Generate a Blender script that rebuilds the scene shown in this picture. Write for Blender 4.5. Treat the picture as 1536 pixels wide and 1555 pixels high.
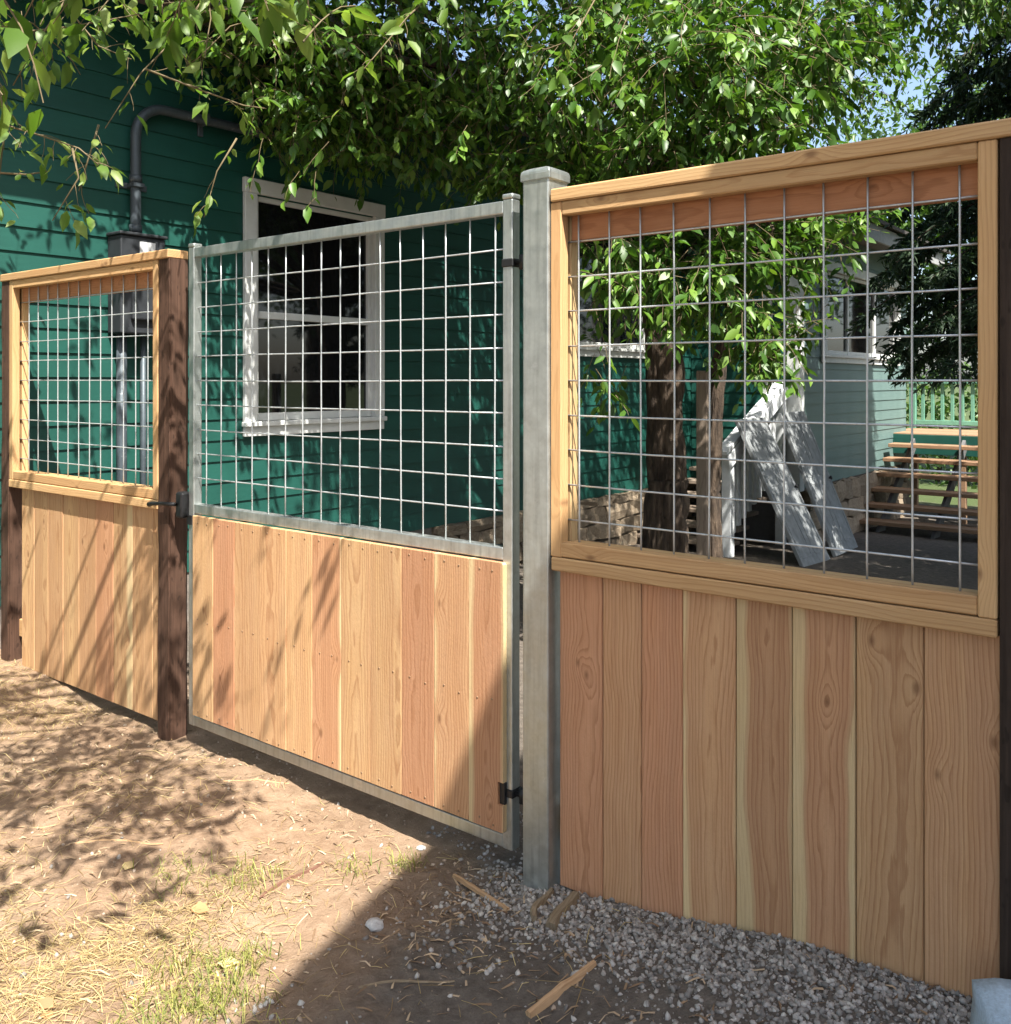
import bpy, bmesh, math, random
import numpy as np
from math import radians, sin, cos, pi, sqrt, exp
from mathutils import Vector, Matrix
random.seed(7); rng = np.random.default_rng(7)
for o in list(bpy.data.objects): bpy.data.objects.remove(o)
S = bpy.context.scene; C = S.collection
# ------------------------------------------------------------------ camera, sky, sun, exposure
EYE = 1.5; CAMY = -2.257; YAW = radians(38.05); FPX = 1410.0; SX, SY, CYP = 1536.0, 1555.0, 578.0
cam = bpy.data.cameras.new('camera'); co = bpy.data.objects.new('camera', cam); C.objects.link(co); S.camera = co
co.location = (0, CAMY, EYE); co.rotation_euler = (radians(90), 0, YAW)
cam.sensor_fit = 'HORIZONTAL'; cam.sensor_width = 36.0; cam.lens = FPX / SX * 36.0
cam.sensor_fit = 'VERTICAL'; cam.sensor_height = 36.0; cam.lens = FPX / SY * 36.0
cam.shift_y = -(SY / 2 - CYP) / SY
cam.clip_start = 0.02; cam.clip_end = 1500
S.render.resolution_x = 1011; S.render.resolution_y = 1024
SUN = Vector((0.567, -0.29, 1.0)).normalized()
w = bpy.data.worlds.new('World'); S.world = w; w.use_nodes = True
wn = w.node_tree.nodes; sky = wn.new('ShaderNodeTexSky'); sky.sky_type = 'NISHITA'; sky.sun_disc = False
sky.sun_elevation = math.asin(SUN.z); sky.sun_rotation = math.atan2(SUN.x, SUN.y); sky.air_density = 0.9; sky.dust_density = 2.5; sky.ozone_density = 0.4
wn['Background'].inputs['Strength'].default_value = 0.115
w.node_tree.links.new(sky.outputs[0], wn['Background'].inputs['Color'])
sl = bpy.data.lights.new('sun', 'SUN'); sl.energy = 5.0; sl.angle = radians(0.45); sl.color = (1.0, 0.95, 0.87)
so = bpy.data.objects.new('sun', sl); C.objects.link(so); so.rotation_euler = SUN.to_track_quat('Z', 'Y').to_euler(); so.location = (6, -4, 12)
S.view_settings.view_transform = 'Standard'; S.view_settings.look = 'None'; S.view_settings.exposure = 1.5; S.view_settings.gamma = 1.0
try: S.view_settings.use_curve_mapping = False
except Exception: pass
S.render.engine = 'CYCLES'
S.cycles.max_bounces = 4; S.cycles.diffuse_bounces = 2; S.cycles.glossy_bounces = 2; S.cycles.transmission_bounces = 3; S.cycles.transparent_max_bounces = 4

def at(px, py, Z):          # a point at depth Z along the line of sight of a spot in the photo
    t = (px - SX / 2) / FPX; u = -(py - CYP) / FPX
    return np.array((Z * (t * cos(YAW) - sin(YAW)), CAMY + Z * (t * sin(YAW) + cos(YAW)), EYE + Z * u))
def proj(P):
    P = np.asarray(P); x = P[..., 0]; y = P[..., 1] - CAMY
    X = x * cos(YAW) + y * sin(YAW); Z = -x * sin(YAW) + y * cos(YAW)
    Zs = np.where(np.abs(Z) < 1e-3, 1e-3, Z)
    return SX / 2 + FPX * X / Zs, CYP - FPX * (P[..., 2] - EYE) / Zs, Z

# ------------------------------------------------------------------ node helpers / materials
class NT:
    def __init__(s, name, tree=None):
        s.m = bpy.data.materials.new(name); s.m.use_nodes = True; s.t = s.m.node_tree; s.n = s.t.nodes
        s.b = s.n['Principled BSDF']; s.out = s.n['Material Output']
    def new(s, t, **k):
        n = s.n.new(t)
        for a, v in k.items(): setattr(n, a, v)
        return n
    def ln(s, a, b): s.t.links.new(a, b)
    def setin(s, sock, v):
        if hasattr(v, 'links') or isinstance(v, bpy.types.NodeSocket): s.ln(v, sock)
        else: sock.default_value = v
    def math(s, op, a, b=None, c=None, clamp=False):
        n = s.new('ShaderNodeMath', operation=op, use_clamp=clamp); s.setin(n.inputs[0], a)
        if b is not None: s.setin(n.inputs[1], b)
        if c is not None: s.setin(n.inputs[2], c)
        return n.outputs[0]
    def mix(s, f, a, b, mode='MIX'):
        n = s.new('ShaderNodeMix', data_type='RGBA', blend_type=mode); s.setin(n.inputs[0], f)
        s.setin(n.inputs[6], a if not isinstance(a, tuple) else (*a, 1)); s.setin(n.inputs[7], b if not isinstance(b, tuple) else (*b, 1))
        return n.outputs[2]
    def noise(s, vec, scale, detail=3, rough=.55, dim='3D', w=None):
        n = s.new('ShaderNodeTexNoise', noise_dimensions=dim)
        if vec is not None: s.ln(vec, n.inputs['Vector'])
        n.inputs['Scale'].default_value = scale; n.inputs['Detail'].default_value = detail; n.inputs['Roughness'].default_value = rough
        if w is not None: s.setin(n.inputs['W'], w)
        return n.outputs['Fac']
    def ramp(s, f, stops):
        n = s.new('ShaderNodeValToRGB'); e = n.color_ramp.elements; s.ln(f, n.inputs[0])
        while len(e) < len(stops): e.new(.5)
        for i, (p, c) in enumerate(stops):
            e[i].position = p; e[i].color = (*c, 1) if isinstance(c, tuple) else (c, c, c, 1)
        return n.outputs[0]
    def mapr(s, v, a, b, c=0., d=1.):
        n = s.new('ShaderNodeMapRange', clamp=True); s.setin(n.inputs[0], v)
        for i, q in enumerate((a, b, c, d)): s.setin(n.inputs[i + 1], q)
        return n.outputs[0]
    def coord(s, kind='Object'): return s.new('ShaderNodeTexCoord').outputs[kind]
    def sep(s, v):
        n = s.new('ShaderNodeSeparateXYZ'); s.ln(v, n.inputs[0]); return n.outputs
    def comb(s, x, y, z):
        n = s.new('ShaderNodeCombineXYZ')
        for i, q in enumerate((x, y, z)): s.setin(n.inputs[i], q)
        return n.outputs[0]
    def attr(s, name, kind='OBJECT'):
        n = s.new('ShaderNodeAttribute', attribute_type=kind, attribute_name=name); return n.outputs['Fac']
    def rnd(s): return s.new('ShaderNodeObjectInfo').outputs['Random']
    def bump(s, h, strength=.3, dist=.01, prev=None):
        n = s.new('ShaderNodeBump'); n.inputs['Strength'].default_value = strength; n.inputs['Distance'].default_value = dist
        s.ln(h, n.inputs['Height'])
        if prev is not None: s.ln(prev, n.inputs['Normal'])
        return n.outputs[0]
    def fin(s, col=None, rough=None, metal=None, normal=None, spec=None):
        if col is not None: s.setin(s.b.inputs['Base Color'], (*col, 1) if isinstance(col, tuple) else col)
        if rough is not None: s.setin(s.b.inputs['Roughness'], rough)
        if metal is not None: s.setin(s.b.inputs['Metallic'], metal)
        if spec is not None: s.setin(s.b.inputs['Specular IOR Level'], spec)
        if normal is not None: s.ln(normal, s.b.inputs['Normal'])
        return s.m

def wood(name, axis, ca, cb, dark, sap, rough_sawn=.5, tonemix=True):
    t = NT(name); x, y, z = t.sep(t.coord('Object')); R = t.rnd()
    if axis == 'z': u, v, wv = x, y, z
    elif axis == 'x': u, v, wv = z, y, x
    else: u, v, wv = x, z, y
    off = t.math('MULTIPLY', R, 37.0)
    wo = t.math('ADD', wv, off)
    low = t.comb(t.math('MULTIPLY', u, 3.0), t.math('MULTIPLY', v, 3.0), t.math('MULTIPLY', wo, 1.3))
    wander = t.math('SUBTRACT', t.noise(low, 1.0, 2), .5)
    low2 = t.comb(t.math('MULTIPLY', u, 9.0), off, t.math('MULTIPLY', wo, 2.6))
    wander2 = t.math('SUBTRACT', t.noise(low2, 1.0, 3), .5)
    du = t.math('SUBTRACT', t.math('SUBTRACT', u, t.attr('pith_u')), t.math('MULTIPLY', wander, .085))
    dv = t.math('ADD', t.math('ADD', v, t.attr('pith_v')), t.math('MULTIPLY', wander2, .05))
    r = t.math('SQRT', t.math('ADD', t.math('MULTIPLY', du, du), t.math('MULTIPLY', dv, dv)))
    kmask = None
    for k in ('a', 'b'):
        ku = t.math('SUBTRACT', u, t.attr('knot_u' + k)); kw = t.math('MULTIPLY', t.math('SUBTRACT', wv, t.attr('knot_w' + k)), .55)
        d = t.math('SQRT', t.math('ADD', t.math('MULTIPLY', ku, ku), t.math('MULTIPLY', kw, kw)))
        g = t.math('MULTIPLY', t.math('EXPONENT', t.math('MULTIPLY', t.math('MULTIPLY', d, d), -1300.0)), .024)
        r = t.math('SUBTRACT', r, g)
        m = t.mapr(t.math('ADD', d, t.math('MULTIPLY', wander2, .016)), .002, .0105, 1, 0)
        kmask = m if kmask is None else t.math('MAXIMUM', kmask, m)
    fineu = t.comb(t.math('MULTIPLY', u, 260.0), t.math('MULTIPLY', v, 260.0), t.math('MULTIPLY', wo, 5.0))
    fine = t.noise(fineu, 1.0, 3, .6)
    ph = t.math('ADD', t.math('MULTIPLY', r, 105.0), t.math('MULTIPLY', fine, .45))
    fr = t.math('FRACT', ph)
    ring = t.ramp(fr, [(0, 0.05), (.55, .25), (.86, .95), (.93, .9), (1, .05)])
    band = t.noise(t.comb(t.math('MULTIPLY', r, 42.0), off, 0.0), 1.0, 2)
    tone = t.attr('tone')
    base = t.mix(tone, ca, cb)
    base = t.mix(t.mapr(band, .35, .7, 0, .45), base, tuple(c * .74 for c in ca))
    sapm = t.mapr(t.math('ADD', r, t.math('MULTIPLY', t.math('SUBTRACT', fine, .5), .006)), t.attr('sap_r'), t.math('ADD', t.attr('sap_r'), .014))
    base = t.mix(sapm, base, sap)
    ringf = t.math('MULTIPLY', ring, t.mapr(sapm, 0, 1, .55, .16))
    col = t.mix(ringf, base, dark)
    col = t.mix(t.mapr(fine, .52, .78, 0, .30), col, tuple(c * .8 for c in dark))
    fib = t.noise(t.comb(t.math('MULTIPLY', u, 720.0), t.math('MULTIPLY', v, 720.0), t.math('MULTIPLY', wo, 9.0)), 1.0, 4, .7)
    col = t.mix(t.mapr(fib, .56, .74, 0, .38), col, tuple(c * .62 for c in dark))
    col = t.mix(t.mapr(fib, .44, .30, 0, .22), col, tuple(min(1, c * 1.12) for c in sap))
    blot = t.noise(t.comb(t.math('MULTIPLY', u, 14.), t.math('MULTIPLY', v, 14.), t.math('MULTIPLY', wo, 4.)), 1.0, 3)
    col = t.mix(t.mapr(blot, .3, .75, 0, .22), col, tuple(min(1, c * 1.35) for c in sap), 'MULTIPLY')
    col = t.mix(t.math('MULTIPLY', kmask, .62), col, (.13, .055, .024))
    hs = t.new('ShaderNodeHueSaturation'); t.setin(hs.inputs['Value'], t.mapr(R, 0, 1, .86, 1.1)); t.setin(hs.inputs['Color'], col); col = hs.outputs[0]
    fuzz = t.noise(t.comb(t.math('MULTIPLY', u, 190.), t.math('MULTIPLY', v, 190.), t.math('MULTIPLY', wo, 75.)), 1.0, 3)
    n1 = t.bump(fuzz, rough_sawn * .6, .0022); n2 = t.bump(fine, .35, .0012, n1); n3 = t.bump(ring, .12, .0008, n2)
    return t.fin(col, t.mapr(fine, 0, 1, .55, .8), 0, n3, .3)
CA, CB, DK, SP = (.54, .285, .162), (.59, .395, .205), (.27, .115, .048), (.66, .51, .285)
M = {}
M['plank'] = wood('cedar_plank', 'z', CA, CB, DK, SP, .7)
M['rail_x'] = wood('cedar_rail', 'x', (.57, .345, .165), (.62, .43, .22), (.38, .20, .085), (.66, .50, .27), .25)
M['red_rail'] = wood('red_cedar_rail', 'x', (.46, .215, .105), (.47, .24, .12), (.26, .105, .045), (.5, .3, .15), .4)
M['stile_z'] = wood('cedar_stile', 'z', (.57, .345, .165), (.63, .46, .24), (.40, .22, .095), (.66, .52, .29), .25)
M['tread'] = wood('stair_tread_wood', 'x', (.30, .19, .115), (.34, .23, .145), (.17, .085, .04), (.46, .31, .18), .4)
M['grey_wood'] = wood('weathered_grey_wood', 'z', (.28, .22, .17), (.30, .25, .2), (.13, .10, .075), (.36, .31, .25), .7)
M['stick_wood'] = wood('split_stake_wood', 'x', (.45, .28, .15), (.5, .35, .2), (.25, .14, .07), (.58, .44, .27), .7)
M['log_wood'] = wood('weathered_root_wood', 'x', (.25, .19, .12), (.3, .24, .16), (.12, .085, .05), (.34, .28, .19), .9)
M['twig_wood'] = wood('dead_twig_wood', 'x', (.2, .1, .07), (.24, .13, .09), (.1, .05, .035), (.28, .17, .12), .7)

def treated(name, c1, c2):
    t = NT(name); v = t.coord(); x, y, z = t.sep(v)
    g = t.noise(t.comb(t.math('MULTIPLY', x, 120.), t.math('MULTIPLY', y, 120.), t.math('MULTIPLY', z, 4.)), 1., 4)
    b = t.noise(v, 14., 4); inc = t.noise(t.comb(t.math('MULTIPLY', x, 55.), t.math('MULTIPLY', y, 55.), t.math('MULTIPLY', z, 22.)), 1., 1)
    col = t.mix(t.mapr(g, .3, .7), c1, c2); col = t.mix(t.mapr(b, .45, .75, 0, .4), col, tuple(c * .55 for c in c1))
    col = t.mix(t.mapr(inc, .66, .72, 0, .6), col, tuple(c * .45 for c in c1))
    return t.fin(col, .75, 0, t.bump(g, .5, .003), .25)
M['brown_post'] = treated('brown_treated_post', (.052, .028, .018), (.10, .054, .036))
M['dark_post'] = treated('dark_stained_post', (.030, .020, .014), (.055, .038, .028))

def galv(name, base=(.52, .55, .53), rough=.38, metal=.85):
    t = NT(name); v = t.coord(); x, y, z = t.sep(v)
    n = t.noise(v, 28., 4); n2 = t.noise(t.comb(t.math('MULTIPLY', x, 60.), t.math('MULTIPLY', y, 60.), t.math('MULTIPLY', z, 3.)), 1., 4)
    sp = t.new('ShaderNodeTexVoronoi'); t.ln(v, sp.inputs['Vector']); sp.inputs['Scale'].default_value = 160.
    col = t.mix(t.mapr(n, .3, .7), tuple(c * .82 for c in base), base)
    col = t.mix(t.mapr(n2, .48, .72, 0, .65), col, tuple(c * .55 for c in base))
    col = t.mix(t.mapr(t.noise(v, 9., 5, .7), .62, .70, 0, .32), col, (.75, .77, .76))
    sp.inputs['Scale'].default_value = 95.; cs_ = t.sep(sp.outputs['Color'])[0]
    col = t.mix(t.mapr(cs_, 0, 1, 0, .14), col, tuple(min(1, c * 1.35) for c in base))
    rg = t.math('ADD', t.mapr(n, .2, .8, rough - .1, rough + .12), t.math('MULTIPLY', sp.outputs['Distance'], .05))
    return t.fin(col, rg, metal, t.bump(n2, .12, .001))
M['galv'] = galv('galvanised_steel'); M['galv_post'] = galv('galvanised_post_steel', (.47, .50, .475), .42, .8)
M['wire'] = galv('galvanised_wire', (.62, .65, .66), .4, .6)
def plain(name, col, rough=.6, metal=0, var=.15, scale=20., bump=.1, spec=.4):
    t = NT(name); v = t.coord(); n = t.noise(v, scale, 4)
    c = t.mix(t.mapr(n, .3, .7), tuple(q * (1 - var) for q in col), tuple(min(1, q * (1 + var)) for q in col))
    return t.fin(c, rough, metal, t.bump(n, bump, .004), spec)
M['black'] = plain('black_powder_coat', (.012, .012, .013), .45)
M['screw'] = plain('screw_head', (.26, .17, .10), .5, .4)
M['meter'] = plain('grey_meter_enamel', (.028, .032, .037), .55, .1)
M['conduit'] = galv('conduit_steel', (.075, .095, .11), .5, .4)
M['white'] = plain('white_trim_paint', (.64, .66, .64), .5, 0, .08, 9.)
M['white_rail'] = plain('weathered_white_paint', (.66, .69, .70), .6, 0, .12, 12.)
M['door_grey'] = plain('old_door_paint', (.22, .235, .24), .85, 0, .2, 14.)
M['glass'] = NT('window_glass').fin((.008, .009, .01), .03, 0, None, .6)
M['label_plate'] = plain('label_plate', (.55, .57, .58), .5, 0, .1)
M['soffit'] = plain('soffit_board', (.12, .12, .12), .7); M['fascia'] = plain('fascia_paint', (.30, .31, .31), .6)
M['roof'] = plain('roof_shingle', (.06, .055, .05), .9, 0, .4, 60., .6)
M['mint'] = plain('mint_green_paint', (.13, .31, .225), .6, 0, .1)
M['deckfloor'] = plain('deck_floor', (.36, .30, .21), .8, 0, .2)
M['mortar'] = plain('foundation_mortar', (.16, .14, .12), .9, 0, .3, 30., .4)
M['stucco'] = plain('pale_stucco', (.62, .60, .56), .85, 0, .08, 40., .3)
M['blueblock'] = plain('pale_blue_concrete', (.42, .53, .62), .9, 0, .16, 130., .6)
M['gravel'] = None
t = NT('house_siding'); v = t.coord(); x, y, z = t.sep(v)
n = t.noise(t.comb(t.math('MULTIPLY', x, 3.), t.math('MULTIPLY', y, 3.), t.math('MULTIPLY', z, 60.)), 1., 3); n2 = t.noise(v, 2.5, 4)
col = t.mix(t.mapr(n2, .3, .7), (.0072, .056, .043), (.0105, .075, .058)); col = t.mix(t.mapr(n, .5, .8, 0, .25), col, (.018, .10, .076))
hs = t.new('ShaderNodeHueSaturation'); t.setin(hs.inputs['Value'], t.mapr(t.rnd(), 0, 1, .88, 1.12)); t.setin(hs.inputs['Color'], col)
M['siding'] = t.fin(hs.outputs[0], .5, 0, t.bump(n, .2, .002), .4)
t = NT('wing_siding'); v = t.coord(); n2 = t.noise(v, 2.5, 4)
M['wing_siding'] = t.fin(t.mix(t.mapr(n2, .3, .7), (.095, .155, .145), (.125, .19, .178)), .5, 0, None, .4)
t = NT('foundation_stone'); v = t.coord(); n = t.noise(v, 9., 5); n2 = t.noise(v, 40., 4)
col = t.mix(t.mapr(n, .3, .7), (.21, .155, .10), (.33, .27, .195)); hs = t.new('ShaderNodeHueSaturation'); t.setin(hs.inputs['Value'], t.mapr(t.rnd(), 0, 1, .6, 1.2)); t.setin(hs.inputs['Color'], col)
M['stone'] = t.fin(hs.outputs[0], .9, 0, t.bump(n2, .6, .015))
t = NT('bark'); v = t.coord(); x, y, z = t.sep(v)
n = t.noise(t.comb(t.math('MULTIPLY', x, 22.), t.math('MULTIPLY', y, 22.), t.math('MULTIPLY', z, 5.)), 1., 5, .65)
M['bark'] = t.fin(t.ramp(n, [(.3, (.014, .009, .006)), (.5, (.06, .041, .027)), (.72, (.14, .10, .068))]), .9, 0, t.bump(n, 1., .03))
M['twig'] = plain('twig_bark', (.15, .115, .06), .8)
def leafmat(name, c0, c1, c2, fac='attr', trans=.28, rough=.45, back=.6):
    t = NT(name)
    f = t.attr('rnd', 'GEOMETRY') if fac == 'attr' else t.rnd()
    col = t.ramp(f, [(0, c0), (.55, c1), (1, c2)])
    t.b.inputs['Roughness'].default_value = rough; t.b.inputs['Specular IOR Level'].default_value = .45; t.ln(col, t.b.inputs['Base Color'])
    tr = t.new('ShaderNodeBsdfTranslucent'); t.ln(t.mix(1.0, col, (1.5, 1.6, .75), 'MULTIPLY'), tr.inputs['Color'])
    mx = t.new('ShaderNodeMixShader'); mx.inputs[0].default_value = trans; t.ln(t.b.outputs[0], mx.inputs[1]); t.ln(tr.outputs[0], mx.inputs[2]); t.ln(mx.outputs[0], t.out.inputs[0])
    return t.m
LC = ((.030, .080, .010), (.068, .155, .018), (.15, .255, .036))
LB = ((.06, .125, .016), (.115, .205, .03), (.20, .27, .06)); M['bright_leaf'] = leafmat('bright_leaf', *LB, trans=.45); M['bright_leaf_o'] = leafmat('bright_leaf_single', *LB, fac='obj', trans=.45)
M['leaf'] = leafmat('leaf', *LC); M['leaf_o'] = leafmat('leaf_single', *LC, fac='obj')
M['conifer'] = leafmat('conifer_needle', (.014, .036, .016), (.024, .055, .022), (.045, .08, .03), trans=.15, rough=.6)
M['far_leaf'] = leafmat('far_leaf', (.04, .09, .02), (.07, .14, .03), (.11, .18, .05), trans=.3)
M['straw'] = leafmat('dry_grass', (.22, .145, .07), (.38, .28, .13), (.55, .45, .23), trans=.2, rough=.7)
M['grass'] = leafmat('green_grass', (.10, .13, .03), (.20, .22, .05), (.36, .33, .10), trans=.3, rough=.6)
M['fallen'] = leafmat('fallen_leaf', (.40, .18, .09), (.52, .36, .14), (.62, .50, .26), fac='obj', trans=.15, rough=.7)
t = NT('gravel'); f = t.attr('rnd', 'GEOMETRY'); v = t.coord(); n = t.noise(v, 180., 3)
col = t.ramp(f, [(0, (.13, .12, .108)), (.35, (.25, .235, .21)), (.6, (.33, .30, .26)), (.85, (.42, .40, .37)), (1, (.55, .52, .46))])
M['gravel'] = t.fin(t.mix(t.mapr(n, .3, .7, 0, .4), col, (.17, .155, .14)), .85, 0, t.bump(n, .4, .003))
t = NT('chips'); f = t.attr('rnd', 'GEOMETRY'); M['chips'] = t.fin(t.ramp(f, [(0, (.13, .075, .04)), (.5, (.28, .19, .11)), (1, (.48, .37, .24))]), .8)
# soil: tan trodden dirt, darker loam towards the gravelled fence foot
t = NT('soil'); v = t.coord('Object'); x, y, z = t.sep(v)
n1 = t.noise(v, 2.2, 5, .6); n2 = t.noise(v, 22., 5, .65); n3 = t.noise(v, 140., 4, .7)
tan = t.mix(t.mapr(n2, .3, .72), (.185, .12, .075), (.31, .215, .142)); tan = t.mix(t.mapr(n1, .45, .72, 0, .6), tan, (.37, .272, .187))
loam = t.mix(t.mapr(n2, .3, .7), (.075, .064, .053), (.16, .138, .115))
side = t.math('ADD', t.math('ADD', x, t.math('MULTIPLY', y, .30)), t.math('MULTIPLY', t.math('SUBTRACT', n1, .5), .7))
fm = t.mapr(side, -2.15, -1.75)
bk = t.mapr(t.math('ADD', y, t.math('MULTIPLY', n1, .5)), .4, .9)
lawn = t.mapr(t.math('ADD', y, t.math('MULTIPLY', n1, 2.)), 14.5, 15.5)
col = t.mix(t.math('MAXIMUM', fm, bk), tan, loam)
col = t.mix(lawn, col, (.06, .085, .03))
col = t.mix(t.mapr(n3, .55, .8, 0, .5), col, tuple((.11, .08, .055)))
vo = t.new('ShaderNodeTexVoronoi'); t.ln(v, vo.inputs['Vector']); vo.inputs['Scale'].default_value = 75.
peb = t.mapr(vo.outputs['Distance'], .12, .3, 1, 0); pebm = t.math('MULTIPLY', peb, t.mapr(n2, .5, .62))
col = t.mix(t.math('MULTIPLY', pebm, .5), col, (.38, .31, .23))
h = t.math('ADD', t.math('MULTIPLY', n2, .6), t.math('ADD', t.math('MULTIPLY', n3, .35), t.math('MULTIPLY', pebm, .25)))
M['soil'] = t.fin(col, .92, 0, t.bump(h, .85, .022), .2)

# ------------------------------------------------------------------ mesh helpers
def mesh_np(name, V, faces_flat, counts, rnd=None, smooth=False):
    me = bpy.data.meshes.new(name); V = np.asarray(V, dtype=np.float32); fl = np.asarray(faces_flat, dtype=np.int32); cn = np.asarray(counts, dtype=np.int32)
    me.vertices.add(len(V)); me.vertices.foreach_set('co', V.ravel()); me.loops.add(len(fl)); me.loops.foreach_set('vertex_index', fl)
    me.polygons.add(len(cn)); st = np.zeros(len(cn), np.int32); st[1:] = np.cumsum(cn)[:-1]
    me.polygons.foreach_set('loop_start', st); me.polygons.foreach_set('loop_total', cn)
    if smooth: me.polygons.foreach_set('use_smooth', np.ones(len(cn), bool))
    if rnd is not None:
        a = me.attributes.new('rnd', 'FLOAT', 'POINT'); a.data.foreach_set('value', np.asarray(rnd, dtype=np.float32))
    me.update(calc_edges=True); me.validate(); return me
def link(name, me, mat, parent=None, loc=(0, 0, 0), rot=(0, 0, 0)):
    o = bpy.data.objects.new(name, me); C.objects.link(o)
    if mat is not None and not me.materials: me.materials.append(mat)
    if parent is not None:
        o.parent = parent
        loc = Vector(loc) - Vector(parent.get('base', (0, 0, 0)))
    o.location = loc; o.rotation_euler = rot; return o
def thing(name, label, cat, base=(0, 0, 0), group=None):
    o = bpy.data.objects.new(name, None); C.objects.link(o); o.location = base; o['base'] = tuple(float(b) for b in base); o.empty_display_size = .1
    return tag(o, label, cat, group)
def tag(o, label, cat, group=None):
    o['label'] = label; o['category'] = cat
    if group: o['group'] = group
    return o
def struct(o): o['kind'] = 'structure'; return o
def stuff(o, label=None, cat=None):
    o['kind'] = 'stuff'
    if label: o['label'] = label
    if cat: o['category'] = cat
    return o
def bm_mesh(bm, name, smooth=False):
    me = bpy.data.meshes.new(name); bm.normal_update(); bm.to_mesh(me); bm.free()
    if smooth: me.polygons.foreach_set('use_smooth', np.ones(len(me.polygons), bool))
    return me
def box_mesh(sx, sy, sz, bev=.003, seg=1):
    bm = bmesh.new(); bmesh.ops.create_cube(bm, size=1.0)
    for q in bm.verts: q.co = Vector((q.co.x * sx, q.co.y * sy, q.co.z * sz))
    if bev > 0: bmesh.ops.bevel(bm, geom=list(bm.edges), offset=min(bev, .45 * min(sx, sy, sz)), segments=seg, affect='EDGES', profile=.5)
    return bm_mesh(bm, 'box')
def box(name, parent, x0, x1, y0, y1, z0, z1, mat, bev=.003, seg=1, rot=(0, 0, 0)):
    return link(name, box_mesh(abs(x1 - x0), abs(y1 - y0), abs(z1 - z0), bev, seg), mat, parent, ((x0 + x1) / 2, (y0 + y1) / 2, (z0 + z1) / 2), rot)
def woodp(o, pu=None, pv=None, sap=None, tone=None, knots=None, half_u=.07, half_w=.4):
    o['pith_u'] = random.uniform(-.05, .05) if pu is None else pu
    o['pith_v'] = random.choice((.03, .045, .07, .12)) * random.uniform(.8, 1.2) if pv is None else pv
    o['sap_r'] = 1.0 if sap is None else sap
    o['tone'] = random.random() if tone is None else tone
    ks = knots if knots is not None else [(random.uniform(-half_u, half_u), random.uniform(-half_w, half_w)) if random.random() < .38 else (9., 9.) for _ in 'ab']
    for q, (ku, kw) in zip('ab', ks): o['knot_u' + q] = float(ku); o['knot_w' + q] = float(kw)
    return o
def tube_np(path, rad, nseg=8, cap=True):
    P = np.asarray(path, float); n = len(P); rad = np.broadcast_to(np.asarray(rad, float), (n,))
    T = np.gradient(P, axis=0); T /= np.linalg.norm(T, axis=1)[:, None] + 1e-9
    ref = np.array((0, 0, 1.)) if abs(T[0][2]) < .9 else np.array((1., 0, 0))
    V = []; u = np.cross(T[0], ref); u /= np.linalg.norm(u)
    for i in range(n):
        u = u - T[i] * u.dot(T[i]); u /= np.linalg.norm(u) + 1e-9; vv = np.cross(T[i], u)
        for k in range(nseg):
            a = 2 * pi * k / nseg; V.append(P[i] + rad[i] * (u * cos(a) + vv * sin(a)))
    F = []; N = []
    for i in range(n - 1):
        for k in range(nseg):
            k2 = (k + 1) % nseg; F += [i * nseg + k, i * nseg + k2, (i + 1) * nseg + k2, (i + 1) * nseg + k]; N.append(4)
    if cap: F += list(range(nseg))[::-1]; N.append(nseg); F += list(range((n - 1) * nseg, n * nseg)); N.append(nseg)
    return np.array(V), F, N
def tube(name, parent, path, rad, mat, nseg=10, origin=None):
    P = np.asarray(path, float); o0 = P[0] if origin is None else np.asarray(origin, float)
    V, F, N = tube_np(P - o0, rad, nseg); return link(name, mesh_np(name, V, F, N, smooth=True), mat, parent, tuple(o0))
class Acc:
    def __init__(s): s.V = []; s.F = []; s.N = []; s.R = []; s.n = 0
    def add(s, V, F, N, r=None):
        s.V.append(np.asarray(V)); s.F.append(np.asarray(F) + s.n); s.N.append(np.asarray(N)); s.n += len(V)
        s.R.append(np.full(len(V), random.random()) if r is None else np.broadcast_to(r, (len(V),)))
    def mesh(s, name, smooth=False): return mesh_np(name, np.concatenate(s.V), np.concatenate(s.F), np.concatenate(s.N), np.concatenate(s.R), smooth)
_tab = rng.random((256, 256))
def vnoise(x, y):
    x = np.asarray(x, float); y = np.asarray(y, float); xi = np.floor(x).astype(int); yi = np.floor(y).astype(int); fx = x - xi; fy = y - yi
    fx = fx * fx * (3 - 2 * fx); fy = fy * fy * (3 - 2 * fy); g = lambda a, b: _tab[a % 256, b % 256]
    return (g(xi, yi) * (1 - fx) + g(xi + 1, yi) * fx) * (1 - fy) + (g(xi, yi + 1) * (1 - fx) + g(xi + 1, yi + 1) * fx) * fy
def sstep(a, b, x): q = np.clip((x - a) / (b - a), 0, 1); return q * q * (3 - 2 * q)

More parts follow.
